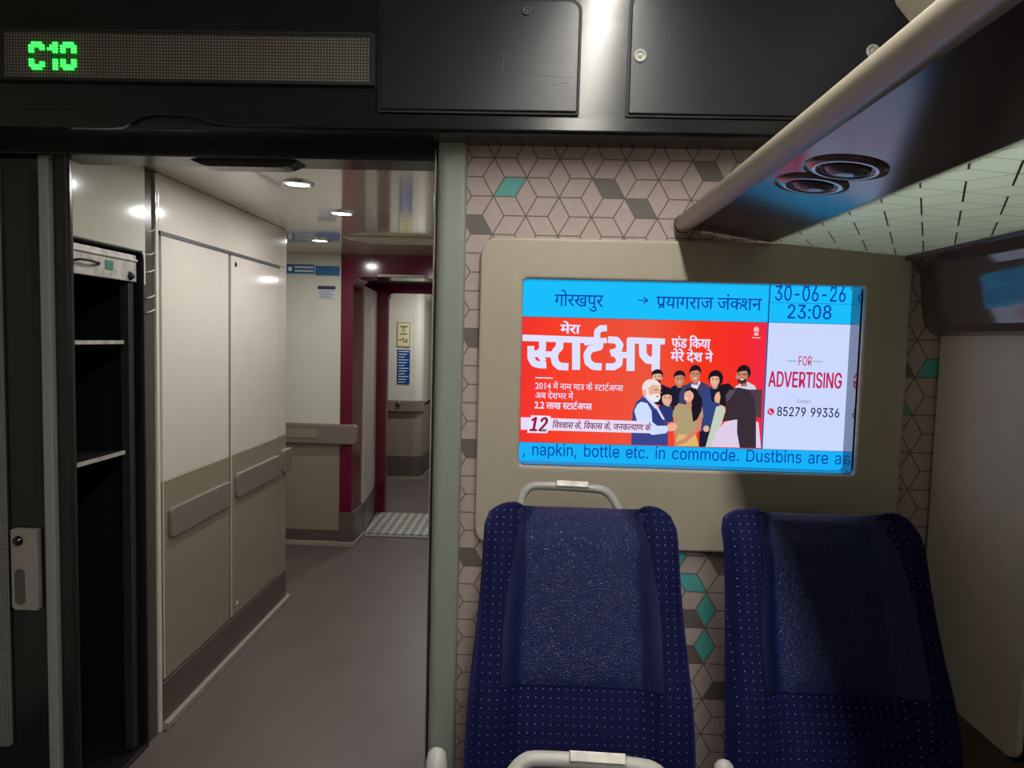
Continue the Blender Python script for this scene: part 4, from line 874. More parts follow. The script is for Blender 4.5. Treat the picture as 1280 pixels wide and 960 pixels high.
# --- the people in the advert (a flat picture on the screen)
def cp(x, y): return (770 + x / 6.4, 440 + y / 6.4)
def art(name, layers, label, parent=None):
    o = None; mats_ = []; g = MB(); 
    for col, pts in layers:
        y = lay()
        if col not in mats_: mats_.append(col)
        g.poly([sp_(*cp(*p), y) for p in pts], mats_.index(col))
    o = g.build(name, [em(c) for c in mats_], disp)
    tag(o, label); return o
def ell(cx_, cy_, rx, ry, n=18, a0=0, a1=360):
    return [(cx_ + rx * math.cos(math.radians(a0 + (a1 - a0) * k / n)), cy_ + ry * math.sin(math.radians(a0 + (a1 - a0) * k / n))) for k in range(n if a1 - a0 >= 360 else n + 1)]
SK = (206, 138, 108); SKL = (232, 178, 150); HAIR = (30, 24, 36); DK = (28, 30, 56); NAVY = (52, 70, 128)
def face(cx_, cy_, rx, ry, skin, hair=HAIR, beard=False, smile=True, glasses=False, dx=0):
    sh = tuple(int(v * .84) for v in skin)
    L = [(hair, ell(cx_, cy_ - ry * .30, rx * 1.02, ry * .86)), (sh, [(cx_ - rx * .4, cy_ + ry * .6), (cx_ + rx * .45, cy_ + ry * .6), (cx_ + rx * .5, cy_ + ry * 1.35), (cx_ - rx * .45, cy_ + ry * 1.35)]), (skin, ell(cx_ + dx, cy_ + ry * .10, rx * .90, ry * .95))]
    L.append((sh, [(cx_ + rx * .45 + dx, cy_ - ry * .4), (cx_ + rx * .86 + dx, cy_ - ry * .1), (cx_ + rx * .8 + dx, cy_ + ry * .5), (cx_ + rx * .4 + dx, cy_ + ry * .95), (cx_ + rx * .62 + dx, cy_ + ry * .3)]))
    L.append((hair, [(cx_ - rx * 1.02, cy_ - ry * .1), (cx_ - rx * 1.0, cy_ - ry * .6), (cx_ - rx * .6, cy_ - ry * 1.1), (cx_ + rx * .1, cy_ - ry * 1.28), (cx_ + rx * .75, cy_ - ry * 1.05), (cx_ + rx * 1.06, cy_ - ry * .5), (cx_ + rx * 1.0, cy_ - ry * .05), (cx_ + rx * .82, cy_ - ry * .38), (cx_ + rx * .3, cy_ - ry * .55), (cx_ - rx * .3, cy_ - ry * .50), (cx_ - rx * .8, cy_ - ry * .36)]))
    if beard: L.append(((70, 48, 50), [(cx_ - rx * .86 + dx, cy_ + ry * .3), (cx_ - rx * .62 + dx, cy_ + ry * .55), (cx_ - rx * .3 + dx, cy_ + ry * .38), (cx_ + rx * .3 + dx, cy_ + ry * .38), (cx_ + rx * .62 + dx, cy_ + ry * .55), (cx_ + rx * .86 + dx, cy_ + ry * .3), (cx_ + rx * .6 + dx, cy_ + ry * .9), (cx_ + dx, cy_ + ry * 1.08), (cx_ - rx * .6 + dx, cy_ + ry * .9)]))
    for sx_ in (-.36, .36): L.append(((58, 40, 44), ell(cx_ + sx_ * rx + dx, cy_ - ry * .06, rx * .15, ry * .06, 8))); L.append(((58, 40, 44), [(cx_ + (sx_ - .2) * rx + dx, cy_ - ry * .20), (cx_ + (sx_ + .2) * rx + dx, cy_ - ry * .22), (cx_ + (sx_ + .2) * rx + dx, cy_ - ry * .17), (cx_ + (sx_ - .2) * rx + dx, cy_ - ry * .15)]))
    L.append((sh, [(cx_ - rx * .02 + dx, cy_ + .0 * ry), (cx_ + rx * .12 + dx, cy_ + .3 * ry), (cx_ - rx * .12 + dx, cy_ + .3 * ry)]))
    L.append(((172, 84, 84), ell(cx_ + dx, cy_ + ry * .52, rx * .34, ry * .13, 10)))
    if smile: L.append(((244, 234, 234), ell(cx_ + dx, cy_ + ry * .50, rx * .28, ry * .08, 10)))
    if glasses: L.append(((60, 46, 52), [(cx_ - rx * .8 + dx, cy_ - ry * .10), (cx_ + rx * .8 + dx, cy_ - ry * .12), (cx_ + rx * .8 + dx, cy_ - ry * .06), (cx_ - rx * .8 + dx, cy_ - ry * .04)]))
    return L
art('person', [(DK, [(270, 300), (300, 262), (380, 262), (420, 290), (420, 420), (280, 420)])] + face(330, 200, 44, 50, SKL, beard=True, smile=False), 'bearded man in a dark top at the back left of the picture')
art('person', [(DK, [(420, 300), (462, 268), (545, 268), (600, 300), (600, 430), (430, 430)])] + face(508, 214, 46, 54, SK, beard=False), 'young man in a dark top at the back of the picture')
art('person', [((64, 66, 104), [(505, 330), (545, 270), (600, 240), (690, 240), (745, 270), (760, 480), (505, 480)]), (WH, [(602, 252), (634, 262), (668, 232), (676, 244), (632, 330), (606, 290)])] + face(634, 180, 46, 62, SK), 'young man in a grey suit and white shirt in the picture')
art('person', [(NAVY, [(682, 320), (740, 282), (820, 270), (850, 330), (800, 520), (740, 752), (668, 752), (690, 520)]), (DK, [(752, 290), (806, 286), (796, 400), (764, 400)]), (DK, [(668, 640), (750, 610), (748, 758), (664, 758)]), (SKL, ell(722, 614, 24, 26)), (NAVY, [(700, 540), (770, 506), (780, 540), (716, 580)])] + [(HAIR, ell(798, 210, 60, 66))] + face(790, 222, 42, 54, SKL), 'woman in a blue blazer in the picture')
art('person', [((216, 212, 232), [(930, 330), (960, 272), (1040, 232), (1110, 270), (1140, 340)])] + face(1022, 186, 54, 66, SK, beard=True, glasses=True, dx=-14), 'man in glasses and a white shirt at the right of the picture')
art('person', [(HAIR, [(352, 330), (372, 292), (420, 278), (462, 330), (470, 460), (480, 560), (400, 560), (350, 470)])] + face(408, 370, 44, 56, SKL) + [((44, 56, 110), [(340, 440), (380, 420), (420, 440), (450, 420), (456, 560), (380, 560)])], 'smiling girl in a patterned navy top in the picture')
art('person', [(HAIR, [(585, 300), (640, 290), (690, 380), (690, 470), (660, 560), (610, 600), (570, 480)]), (SK, [(455, 500), (495, 460), (500, 720), (470, 720)]), ((176, 158, 118), [(456, 470), (500, 410), (600, 430), (690, 440), (700, 520), (650, 530), (640, 668), (498, 664), (494, 520), (452, 516)]), ((224, 184, 110), [(496, 660), (640, 664), (664, 756), (470, 752)]), (SK, [(650, 520), (694, 510), (676, 620), (560, 726), (470, 752), (462, 730), (540, 694), (640, 600)]), (HAIR, [(600, 330), (640, 300), (690, 400), (684, 470), (650, 540), (616, 560), (600, 430)])] + [(SKL, [(548, 330), (580, 300), (616, 316), (622, 360), (602, 396), (570, 402), (545, 376)]), (HAIR, [(548, 320), (572, 288), (620, 284), (640, 330), (618, 330), (590, 306)]), ((240, 226, 224), [(552, 362), (578, 368), (566, 380)]), (SK, [(562, 396), (604, 392), (606, 440), (566, 450)])], 'girl with long dark hair and a gold top in the middle of the picture')
art('person', [((196, 208, 188), [(800, 440), (860, 420), (880, 480), (820, 640), (760, 760), (716, 760), (760, 600)]), (HAIR, [(800, 300), (830, 262), (900, 250), (960, 300), (950, 420), (880, 440), (830, 420)]), (SKL, [(800, 330), (826, 316), (836, 360), (826, 410), (792, 400), (786, 366)])], 'woman seen from the side with a pale shawl in the picture')
art('person', [((222, 206, 232), [(760, 760), (800, 640), (870, 560), (970, 536), (1140, 560), (1160, 768)]), ((58, 46, 56), [(870, 350), (900, 300), (980, 284), (1060, 300), (1110, 370), (1120, 520), (1120, 768), (990, 766), (968, 640), (970, 540), (850, 556), (880, 460)]), ((92, 78, 92), [(880, 350), (910, 306), (960, 300), (930, 350), (890, 400)]), ((78, 62, 74), [(1060, 300), (1170, 300), (1160, 530), (1118, 520), (1110, 380)])], 'woman with long dark hair seen from behind at the right of the picture')
art('person', [((60, 70, 140), [(120, 742), (132, 480), (160, 400), (215, 356), (290, 400), (370, 480), (410, 560), (416, 600), (414, 748)]), ((206, 222, 255), [(146, 470), (170, 420), (200, 398), (250, 410), (284, 470), (290, 560), (330, 590), (404, 590), (424, 620), (400, 650), (290, 664), (180, 600)]),
               ((206, 222, 255), [(222, 352), (250, 350), (330, 430), (390, 540), (372, 540), (310, 450)]), (SKL, [(405, 590), (440, 564), (480, 572), (494, 600), (470, 630), (425, 636)]), ((238, 226, 226), ell(284, 288, 76, 72)), (SKL, [(258, 290), (292, 262), (344, 270), (358, 300), (352, 350), (318, 370), (268, 344)]), (SKL, ell(228, 326, 16, 26, 12)),
               ((240, 232, 234), [(246, 340), (270, 344), (310, 336), (352, 334), (356, 366), (336, 398), (296, 402), (262, 380)]), ((170, 60, 60), [(318, 352), (346, 350), (344, 358), (320, 360)]), ((80, 50, 50), [(306, 302), (334, 300), (334, 306), (306, 308)]), ((196, 150, 128), [(348, 300), (366, 326), (346, 332)]),
               ((48, 58, 124), [(288, 470), (320, 450), (372, 540), (386, 580), (330, 590), (292, 560)])], 'white haired bearded man in a blue waistcoat at the left of the picture')
# ribbon with the slogan
def lay_poly(name, pts, col, label=None):
    y = lay(); o = MB().poly([sp_(*p, y) for p in pts]).build(name, em(col), disp)
    if label: tag(o, label)
    return o
lay_poly('ribbon', [(651, 521.5), (668, 522), (790, 526), (815, 527), (812, 541.5), (790, 541), (651, 537)], (232, 220, 248), 'pale ribbon across the advert')
lay_poly('ribbon_badge', [(664, 519), (688, 520), (690, 528), (684, 541.5), (659, 541), (661, 530)], (236, 228, 250), 'pale badge on the ribbon')
put_text('number', '12', (661.5, 538.3), (683, 539), 17, (150, 26, 62), 0.035, shear=0.16, label='dark red number 12')
lay_poly('accent', [(677, 536), (684, 536.3), (683, 538.6), (676.5, 538.3)], (120, 150, 150))
put_text('slogan', ['ि', 'व', '<श', 'व', 'ा', 'स', ' ', 'क', 'े', ',', ' ', 'ि', 'व', 'क', 'ा', 'स', ' ', 'क', 'े', ',', ' ', 'ज', 'न', 'क', '<ल', 'य', 'ा', 'ण', ' ', 'क', 'े'], (690, 535), (813, 538.3), 7.4, (118, 26, 78), 0.02, shear=0.14, label='dark red Hindi slogan')
# emblem: three-lobed capital on a base
y = lay(); g = MB()
for poly in ([(942, 411), (944, 408.5), (946.8, 408.5), (948.8, 411), (948.4, 414.5), (942.4, 414.3)], [(942.8, 415.6), (948, 415.8), (948, 419.6), (942.8, 419.4)], [(940, 421.4), (950.6, 421.8), (950.6, 423), (940, 422.6)]):
    g.poly([sp_(*p, y) for p in poly])
tag(g.build('emblem', em((244, 190, 190)), disp), 'tiny pale lion capital emblem')
# advertising card
CR = (196, 30, 84)
put_text('card_word', 'FOR', (998, 456.6), (1014.6, 457), 11.2, CR, 0.008, label='crimson word FOR')
lay_poly('card_rule', [(984, 450.6), (996, 451), (996, 451.8), (984, 451.4)], (120, 120, 150)); lay_poly('card_rule', [(1016, 451.3), (1028, 451.7), (1028, 452.5), (1016, 452.1)], (120, 120, 150))
put_text('card_heading', 'ADVERTISING', (960, 483), (1052, 485.6), 18.8, CR, 0.022, label='crimson word ADVERTISING')
put_text('card_note', 'Contact', (996, 503.4), (1013, 503.9), 4.2, (120, 124, 160), 0.0, label='tiny grey word Contact')
c0 = at(963.6, 514.5, DY - 0.00003 * LAY[0])
y = lay(); MB().lathe([(0, 0), (0.0098, 0)], (c0.x, y, c0.z), 20, (0, -1, 0), smooth=False).build('phone_badge', em((214, 44, 92)), disp)
y = lay(); g = MB(); v, f = stroke([(c0.x - .004, c0.z + .005), (c0.x - .004, c0.z + .0015), (c0.x - .001, c0.z - .003), (c0.x + .004, c0.z - .005)], 0.0026)
g.faces_of([(p[0], y, p[1]) for p in v], f); g.build('phone_icon', em((236, 230, 255)), disp)
put_text('phone_number', '85279 99336', (971, 520), (1049, 521.6), 11.2, (16, 26, 64), 0.014, label='dark telephone number 85279 99336')

# ================================================================== LUGGAGE RACK
RK0, RK1 = -1.6, 1.876
def rz(x): return 1.811 - 0.1484 * (x - 0.414)
def rg(x): return 1.7785 - 0.079 * (x - 0.633)
def on_rack(px, py):
    d = ray(px, py); k = (1.811 + 0.1484 * 0.414 - EYE) / (d.z + 0.1484 * d.x); return Vector((0, 0, EYE)) + d * k
rack = empty('luggage_rack', (0.70, RK1, 1.75))
tag(rack, 'overhead luggage rack with rounded beige nose and patterned frosted glass along the right side', 'luggage rack')
ns = MB()
prof = []
for k in range(15):
    a = math.radians(-40 - 230 * k / 14); prof.append((0.401 + 0.0235 * math.cos(a), 1.8235 + 0.0235 * math.sin(a)))
prof = prof + [(0.44, 1.845), (0.44, 1.812)]
ns.prism(prof, RK0, RK1 - 0.002, 'y', smooth=True)
no = ns.build('nose_profile', M['rack_nose'], rack)
tag(no, 'rounded beige nose rail')
MB().prism([((p[0] - .405) * 1.07 + .405, (p[1] - 1.8235) * 1.07 + 1.8235) for p in prof], RK1 - 0.004, RK1 + 0.001, 'y').build('end_gasket', M['gasket'], rack)
MB().prism([(0.414, rz(.414)), (0.635, rz(.635)), (0.635, rz(.635) + .022), (0.435, 1.838), (0.416, 1.828)], RK0, RK1, 'y').build('underside_panel', M['rack_dark'], rack)
gl = MB().prism([(0.632, rg(.632)), (0.997, rg(.997)), (0.997, rg(.997) + .008), (0.632, rg(.632) + .008)], RK0, RK1, 'y').build('glass_shelf', M['frosted'], rack)
tag(gl, 'pale frosted glass shelf printed with cubes')
# printed cube lines on the glass
pg = MB(); AG = 0.074
ge = [(AG * math.cos(math.radians(k * 60)), AG * math.sin(math.radians(k * 60))) for k in range(6)]
for i in range(-2, 9):
    for j in range(-2, 38):
        sx_ = 0.62 + i * 1.5 * AG; sy_ = -0.40 + j * AG * math.sqrt(3) + (i % 2) * AG * math.sqrt(3) / 2
        for k in range(6):
            if k in (0, 1, 2, 3, 4, 5):
                a_ = (sx_, sy_); b_ = (sx_ + ge[k][0], sy_ + ge[k][1])
                L = AG; hwid = .0017 if k in (1, 4) else .0009; nx, ny = -(b_[1] - a_[1]) / L * hwid, (b_[0] - a_[0]) / L * hwid
                q = clip_poly([(a_[0] + nx, a_[1] + ny), (a_[0] - nx, a_[1] - ny), (b_[0] - nx, b_[1] - ny), (b_[0] + nx, b_[1] + ny)], 0.64, 0.99, -0.4, RK1 - .01)
                if len(q) > 2: pg.poly([(x, y2, rg(x) - 0.0006) for x, y2 in q])
pg.build('cube_pattern', M['line_grey'], gl)
MB().prism([(0.992, rg(.992) - .004), (1.018, rg(1.018) - 0.016), (1.03, 1.75), (0.99, 1.745)], RK0, RK1, 'y').build('rear_rail', mat('rear_rail', (120, 116, 128), 0.25), rack, bevel=0.002)
nrm = Vector((-0.1484, 0, -1)).normalized()
for (px_, py_, wpx) in ((1057, 210, 50), (1014, 230, 44.5)):
    c = on_rack(px_, py_); rr = wpx / F * c.y * 0.97
    rl = MB().lathe([(rr * .60, -0.004), (rr * .66, 0.004), (rr * .74, 0.0055), (rr * .98, 0.003), (rr, -0.004)], c, 36, nrm).build('reading_lamp', M['side_grey'], rack)
    MB().lathe([(rr * .62, -0.004), (rr * .57, 0.006), (rr * .5, 0.004)], c, 36, nrm).build('lamp_ring', M['gasket'], rl)
    MB().lathe([(0, 0.013), (rr * .25, 0.0118), (rr * .42, 0.008), (rr * .53, 0.001)], c, 36, nrm).build('lamp_lens', M['lens_glass'], rl)

# ================================================================== SEATS
def sstep(a, b, x):
    t = min(1, max(0, (x - a) / (b - a))); return t * t * (3 - 2 * t)
BH = 0.70
def hw(z):
    base = 0.252 - 0.022 * sstep(0.15, 0.62, z)
    if z > BH - 0.055: base -= 0.042 * ((z - (BH - 0.055)) / 0.055) ** 3.2
    return base
def front(x, z):
    """depth of the front face; towards the sitter is negative"""
    h = hw(z); u = abs(x) / h
    lum = -0.025 * math.exp(-((z - 0.2) / 0.16) ** 2)
    bol = -0.055 * sstep(0.50, 0.74, u) * (1 - 0.15 * sstep(0.82, 1.0, u))
    bol *= 0.45 + 0.55 * sstep(0.10, 0.35, z)
    top = 0.035 * sstep(BH - 0.09, BH, z)
    edge = 0.05 * max(0, (u - 0.9) / 0.1) ** 2
    return -0.045 + lum + bol + top + edge
def topz(x):
    u = abs(x) / 0.225
    return 0.016 * sstep(0.55, 0.68, u)
def make_seat(x, y, label, tilt=19.0, handle=True, arms=False, z_seat=0.42):
    t = empty('train_seat', (x, y, 0.0)); tag(t, label, 'seat', 'blue dotted train seats')
    ca, sa = math.cos(math.radians(tilt)), math.sin(math.radians(tilt))
    def W(px_, py_, pz_):      # backrest frame -> world
        return Vector((x + px_, y + py_ * ca + pz_ * sa, z_seat + pz_ * ca - py_ * sa))
    # backrest: rings stacked upward
    bm = MB(); uvl = bm.bm.loops.layers.uv.new('UVMap')
    NF, NB = 34, 10
    levels = [0.0, 0.03] + [0.03 + (BH - 0.05) * k / 22 for k in range(1, 23)] + [BH - 0.012, BH - 0.004, BH]
    rings = []
    for z in levels:
        h = hw(z); rg_ = []
        thick = 0.055 - 0.028 * sstep(BH - 0.05, BH, z)
        sh = 0.0 if z < BH - .03 else 0.0
        for k in range(NF + 1):
            px_ = -h + 2 * h * k / NF
            px_ = h * math.sin(math.pi / 2 * (-1 + 2 * k / NF)) * 0.35 + px_ * 0.65
            fy = front(px_, z) if z < BH else front(px_, z) + 0.012
            zz = z + topz(px_) * sstep(0.45, BH, z)
            rg_.append((W(px_, fy, zz), (px_ * (1 + 0.05) + 0.2, zz)))
        for k in range(1, NB):
            px_ = h - 2 * h * k / NB
            yb = thick - 0.02 * abs(px_ / h) ** 6
            zz = z + topz(px_) * sstep(0.45, BH, z)
            rg_.append((W(px_, yb, zz), (px_ + 1.0, zz)))
        rings.append(rg_)
    vs = [[bm.bm.verts.new(p[0]) for p in r] for r in rings]
    n = len(vs[0])
    for i in range(len(vs) - 1):
        for k in range(n):
            l = (k + 1) % n
            fc = bm.bm.faces.new([vs[i][k], vs[i][l], vs[i + 1][l], vs[i + 1][k]]); fc.smooth = True
            fc.material_index = 0 if k < NF else 1
            for lp_, uvv in zip(fc.loops, (rings[i][k][1], rings[i][l][1], rings[i + 1][l][1], rings[i + 1][k][1])): lp_[uvl].uv = uvv
    for i, rv_ in ((0, False), (-1, True)):
        # strips between front and back row
        fr = vs[i][:NF + 1]
        bk = [vs[i][0]] + list(reversed(vs[i][NF + 1:])) + [vs[i][NF]]
        cfc = bm.bm.faces.new(vs[i] if rv_ else list(reversed(vs[i]))); cfc.smooth = False; cfc.material_index = 0
        bmesh.ops.triangulate(bm.bm, faces=[cfc])
    bm.build('backrest', [M['dots'], M['seat_shell']], t)
    # headrest pad with plain flaps
    hp = MB(); zt, zb_ = BH + 0.004, 0.315
    NU, NV = 30, 22
    g0 = []
    for j in range(NV + 1):
        v = j / NV; z = zb_ + (zt - zb_) * v
        half = 0.174 - 0.026 * sstep(0.25, 1.0, v)
        row = []
        for i in range(NU + 1):
            u = -1 + 2 * i / NU; px_ = half * u
            d = 0.011 * (1 - abs(u) ** 8) * (1 - (1 - v) ** 14) + 0.002
            d += 0.008 * math.exp(-((u / 0.7) ** 4)) * math.sin(math.pi * v) ** 0.6
            zz = min(z, BH - 0.001)
            row.append(W(px_, front(px_, zz) - d + 0.014 * sstep(0.96, 1.0, v), z + 0.004 * v))
        g0.append(row)
    back = [W((0.15) * (-1 + 2 * i / NU), 0.062, zt - 0.06) for i in range(NU + 1)]
    topr = [W((0.15) * (-1 + 2 * i / NU), 0.02, zt + 0.010) for i in range(NU + 1)]
    topb = [W((0.15) * (-1 + 2 * i / NU), 0.058, zt + 0.002) for i in range(NU + 1)]
    g0 += [topr, topb, back]
    gv = [[hp.bm.verts.new(p) for p in r] for r in g0]
    for j in range(len(gv) - 1):
        for i in range(NU):
            fc = hp.bm.faces.new([gv[j][i], gv[j][i + 1], gv[j + 1][i + 1], gv[j + 1][i]]); fc.smooth = True
            u = abs(-1 + 2 * (i + .5) / NU); fc.material_index = 0 if u < 0.86 else 1
    tag(hp.build('headrest_pad', [M['leather'], M['navy_plain']], t), 'smooth navy leather headrest pad')
    # cushion and base
    cu_ = MB().prism([(y - 0.44, 0.40), (y - 0.47, 0.44), (y - 0.44, 0.475), (y - 0.05, 0.455), (y + 0.02, 0.43), (y + 0.02, 0.36), (y - 0.40, 0.36)], x - 0.235, x + 0.235, 'x').build('cushion', M['navy_plain'], t, bevel=0.02, seg=3)
    ba = MB().box(x - 0.20, x + 0.20, y - 0.38, y - 0.02, 0.30, 0.365)
    ba.build('seat_frame', M['seat_base'], t, bevel=0.01)
    for sx_ in (-0.16, 0.16):
        MB().box(x + sx_ - 0.025, x + sx_ + 0.025, y - 0.30, y - 0.10, 0.0, 0.305).build('leg', M['seat_base'], t, bevel=0.008)
    if handle:
        pts = [(-0.150, 0.088, BH - 0.10), (-0.147, 0.088, BH + 0.03), (-0.140, 0.088, BH + 0.052), (-0.122, 0.088, BH + 0.070), (-0.10, 0.088, BH + 0.074), (0.055, 0.088, BH + 0.070), (0.078, 0.088, BH + 0.062), (0.096, 0.088, BH + 0.042), (0.125, 0.088, BH - 0.02), (0.145, 0.088, BH - 0.08)]
        # smooth the path
        P_ = [Vector(p) for p in pts]
        for _ in range(2):
            Q = [P_[0]]
            for a, b in zip(P_[:-1], P_[1:]): Q += [a.lerp(b, .25), a.lerp(b, .75)]
            P_ = Q + [P_[-1]]
        hd = MB().tube([W(*p) for p in P_], 0.0115, 12).build('grab_handle', M['alu'], t)
        tag(hd, 'pale grey loop grab handle')
        pl_ = MB()
        a_, b_ = W(-0.055, 0.083, BH + 0.0835), W(0.028, 0.083, BH + 0.082)
        up = (W(0, 0, 1) - W(0, 0, 0)); fw_ = (W(0, -1, 0) - W(0, 0, 0))
        c8 = []
        for o_ in (fw_ * 0.0125 - up * 0.012, fw_ * 0.0125 + up * 0.0025, -fw_ * 0.010 + up * 0.0025, -fw_ * 0.010 - up * 0.012):
            c8 += [a_ + o_, b_ + o_]
        pl_.faces_of(c8, [(0, 1, 3, 2), (2, 3, 5, 4), (4, 5, 7, 6), (6, 7, 1, 0), (0, 2, 4, 6), (1, 7, 5, 3)])
        tag(pl_.build('number_plate', M['steel'], hd, bevel=0.001), 'shiny metal seat plate')
    if arms:
        for px_, py_ in ((547, 933), (904, 948)):
            q = at(px_, py_, 1.05)
            path = [(q.x, 0.72, 0.34), (q.x, 0.86, 0.46), (q.x, 1.0, q.z - 0.10), (q.x, 1.04, q.z - 0.022), (q.x, 1.045, q.z - 0.008), (q.x, 1.047, q.z - 0.002), (q.x, 1.048, q.z)]
            MB().tube(path, [0.019, 0.019, 0.0178, 0.0172, 0.0145, 0.009, 0.003], 16).build('armrest', M['alu'], t)
    return t
make_seat(0.128, 1.415, 'blue dotted seat with a loop grab handle, against the end wall beside the doorway')
make_seat(0.695, 1.425, 'blue dotted seat without handle in the shaded corner under the luggage rack', handle=False)
make_seat(0.128, 0.50, 'nearest seat, only its grab handle and raised armrest tips show at the bottom edge', tilt=32.0, arms=True, z_seat=0.263)

# ================================================================== VESTIBULE FURNITURE
# tall lockers
lo = empty('storage_locker', (XL, 3.05, 0.0))
tag(lo, 'tall white and taupe two-door locker with bumper rails along the vestibule left wall', 'locker')
MB().box(-1.93, XL - 0.022, 2.42, 3.70, 0.03, CEIL - 0.002).build('body', M['cream'], lo)
def corner_outline(x0, y0, y1, r):
    pts = [(x0, y0), (x0, y1 - r)]
    for k in range(1, 7):
        a = math.radians(90 * k / 6); pts.append((x0 - r + r * math.cos(a), y1 - r + r * math.sin(a)))
    return pts + [(x0 - 0.06, y1), (x0 - 0.06, y0)]
MB().prism(corner_outline(XL, 2.425, 3.72, 0.03), 1.856, CEIL - 0.001, 'z').build('top_panel', M['white'], lo, bevel=0.003)
e_ = MB()
e_.prism(corner_outline(XL, 3.585, 3.72, 0.03), 0.945, 1.853, 'z', 0); e_.prism(corner_outline(XL, 3.585, 3.72, 0.03), 0.185, 0.945, 'z', 1)
e_.build('end_stile', [M['white'], M['taupe']], lo)
for (y0, y1) in ((2.44, 2.985), (3.012, 3.580)):
    d_ = MB(); d_.box(XL - 0.02, XL + 0.001, y0, y1, 0.945, 1.842, 0); d_.box(XL - 0.02, XL + 0.001, y0, y1, 0.19, 0.945, 1)
    dd = d_.build('door', [M['white'], M['taupe']], lo, bevel=0.0025)
    za, zb2 = (0.720, 0.835) if y0 < 2.5 else (0.738, 0.852)
    MB().prism(rrect(y0 + 0.03, y1 - 0.005, za, zb2, 0.022), XL - 0.002, XL + 0.016, 'x').build('bumper_rail', M['rail'], dd, bevel=0.006, seg=3)
    if y0 > 2.9:
        MB().lathe([(0, 0.004), (0.009, 0.003), (0.012, 0.0), (0.012, -0.002)], (XL + 0.001, 3.058, 1.805), 16, (1, 0, 0)).build('lock', M['gasket'], dd)
        MB().lathe([(0, 0.006), (0.009, 0.004), (0.012, 0.0)], (XL + 0.001, 3.068, 0.235), 16, (1, 0, 0)).build('latch', M['steel'], dd)
MB().box(XL - 0.018, XL - 0.004, 2.985, 3.012, 0.19, 1.84).build('centre_stile', M['rail'], lo)
MB().box(XL - 0.018, XL + 0.004, 2.43, 3.59, 1.842, 1.856).build('top_channel', M['seat_base'], lo)
MB().prism(rrect(3.625, 3.735, 0.738, 0.868, 0.02), XL - 0.01, XL + 0.020, 'x').build('corner_bumper', M['rail'], lo, bevel=0.007, seg=3)
MB().prism(corner_outline(XL + 0.003, 2.425, 3.722, 0.03), 0.03, 0.183, 'z').build('plinth', M['plinth'], lo, bevel=0.003)
MB().prism(corner_outline(XL + 0.022, 2.425, 3.735, 0.035), 0.0, 0.032, 'z').build('kick_strip', M['skirt'], lo, bevel=0.004)

# trim between locker and niche with its small brackets
tr = MB().box(-1.42, XL - 0.008, 2.345, 2.405, 0.0, CEIL - .01, 0)
struct(tr.build('trim_13', mat('dark_channel', (70, 66, 62), 0.25)), 'dark upright channel between the locker and the open cabinet', 'channel')
brk = MB()
struct(MB().box(XL - 0.03, XL + 0.001, 2.405, 2.424, 0.0, CEIL - .005).build('trim_14', M['cream'], bevel=0.002), 'narrow cream edge of the locker beside the dark channel', 'edge strip')
for zz, rank in ((1.84, 'topmost of the five'), (1.76, 'second from the top'), (1.70, 'middle one of the five'), (1.61, 'second from the bottom'), (1.56, 'lowest of the five')):
    tag(MB().tube([(XL - 0.004, 2.347, zz), (XL - 0.004, 2.375, zz + 0.004), (XL - 0.004, 2.404, zz + 0.014)], 0.003, 6).build('channel_clip', M['alu']), 'small pale clip in the dark channel beside the locker, ' + rank, 'clip', 'clips in the dark channel')

# open equipment cabinet
ec = empty('equipment_cabinet', (XL, 2.15, 0.0))
tag(ec, 'tall open black cabinet with two shelves and a metal flap just inside the doorway', 'cabinet')
NY0, NY1, NT = 1.965, 2.318, 1.762
cb_ = MB()
cb_.box(-1.90, -1.88, NY0 - .03, NY1 + .02, 0.0, 1.80)            # back
cb_.box(-1.90, XL - 0.012, NY0 - 0.03, NY0 - 0.01, 0.0, 1.80)
cb_.box(-1.90, XL - 0.012, NY1 + 0.005, NY1 + 0.022, 0.0, 1.80)
cb_.box(-1.90, XL - 0.012, NY0 - .03, NY1 + .02, 0.0, 0.012)
cb_.box(-1.90, XL - 0.012, NY0 - .03, NY1 + .02, 1.78, 1.80)
cb_.build('body', M['niche'], ec)
MB().ring(rrect(NY0 - 0.035, NY1 + 0.011, 0.0, NT + 0.006, [0.004, 0.004, 0.03, 0.03]), rrect(NY0 - 0.02, NY1 + 0.004, 0.012, NT, [0.004, 0.004, 0.024, 0.024]), XL - 0.014, XL + 0.003, 'x').build('frame', M['gasket'], ec, bevel=0.003)
for zz in (1.462, 1.088):
    sh_ = MB().box(-1.88, XL - 0.03, NY0 - 0.01, NY1 - 0.06, zz - 0.01, zz).build('shelf', M['niche'], ec)
    MB().box(XL - 0.033, XL - 0.026, NY0 - 0.01, NY1 - 0.065, zz - 0.011, zz + 0.001).build('shelf_edge', M['steel'], sh_)
MB().box(XL - 0.05, XL - 0.022, NY1 - 0.045, NY1 - 0.015, 0.02, 1.66).build('upright', M['niche_edge'], ec)
hp_ = MB().box(XL - 0.03, XL - 0.012, NY0 - 0.01, NY1 - 0.012, 1.662, 1.752).build('top_flap', M['steel'], ec, bevel=0.002)
tag(hp_, 'scuffed bare metal flap')
MB().box(XL - 0.02, XL - 0.006, NY0 - 0.01, NY1 - 0.012, 1.730, 1.737).build('hinge', M['steel'], hp_, bevel=0.002)
MB().tube([(XL - 0.012, 1.975, 1.698), (XL + 0.004, 1.99, 1.704), (XL + 0.008, 2.03, 1.705), (XL + 0.006, 2.075, 1.702), (XL - 0.012, 2.10, 1.700)], 0.006, 8, flat=0.6).build('pull_handle', M['gasket'], hp_)
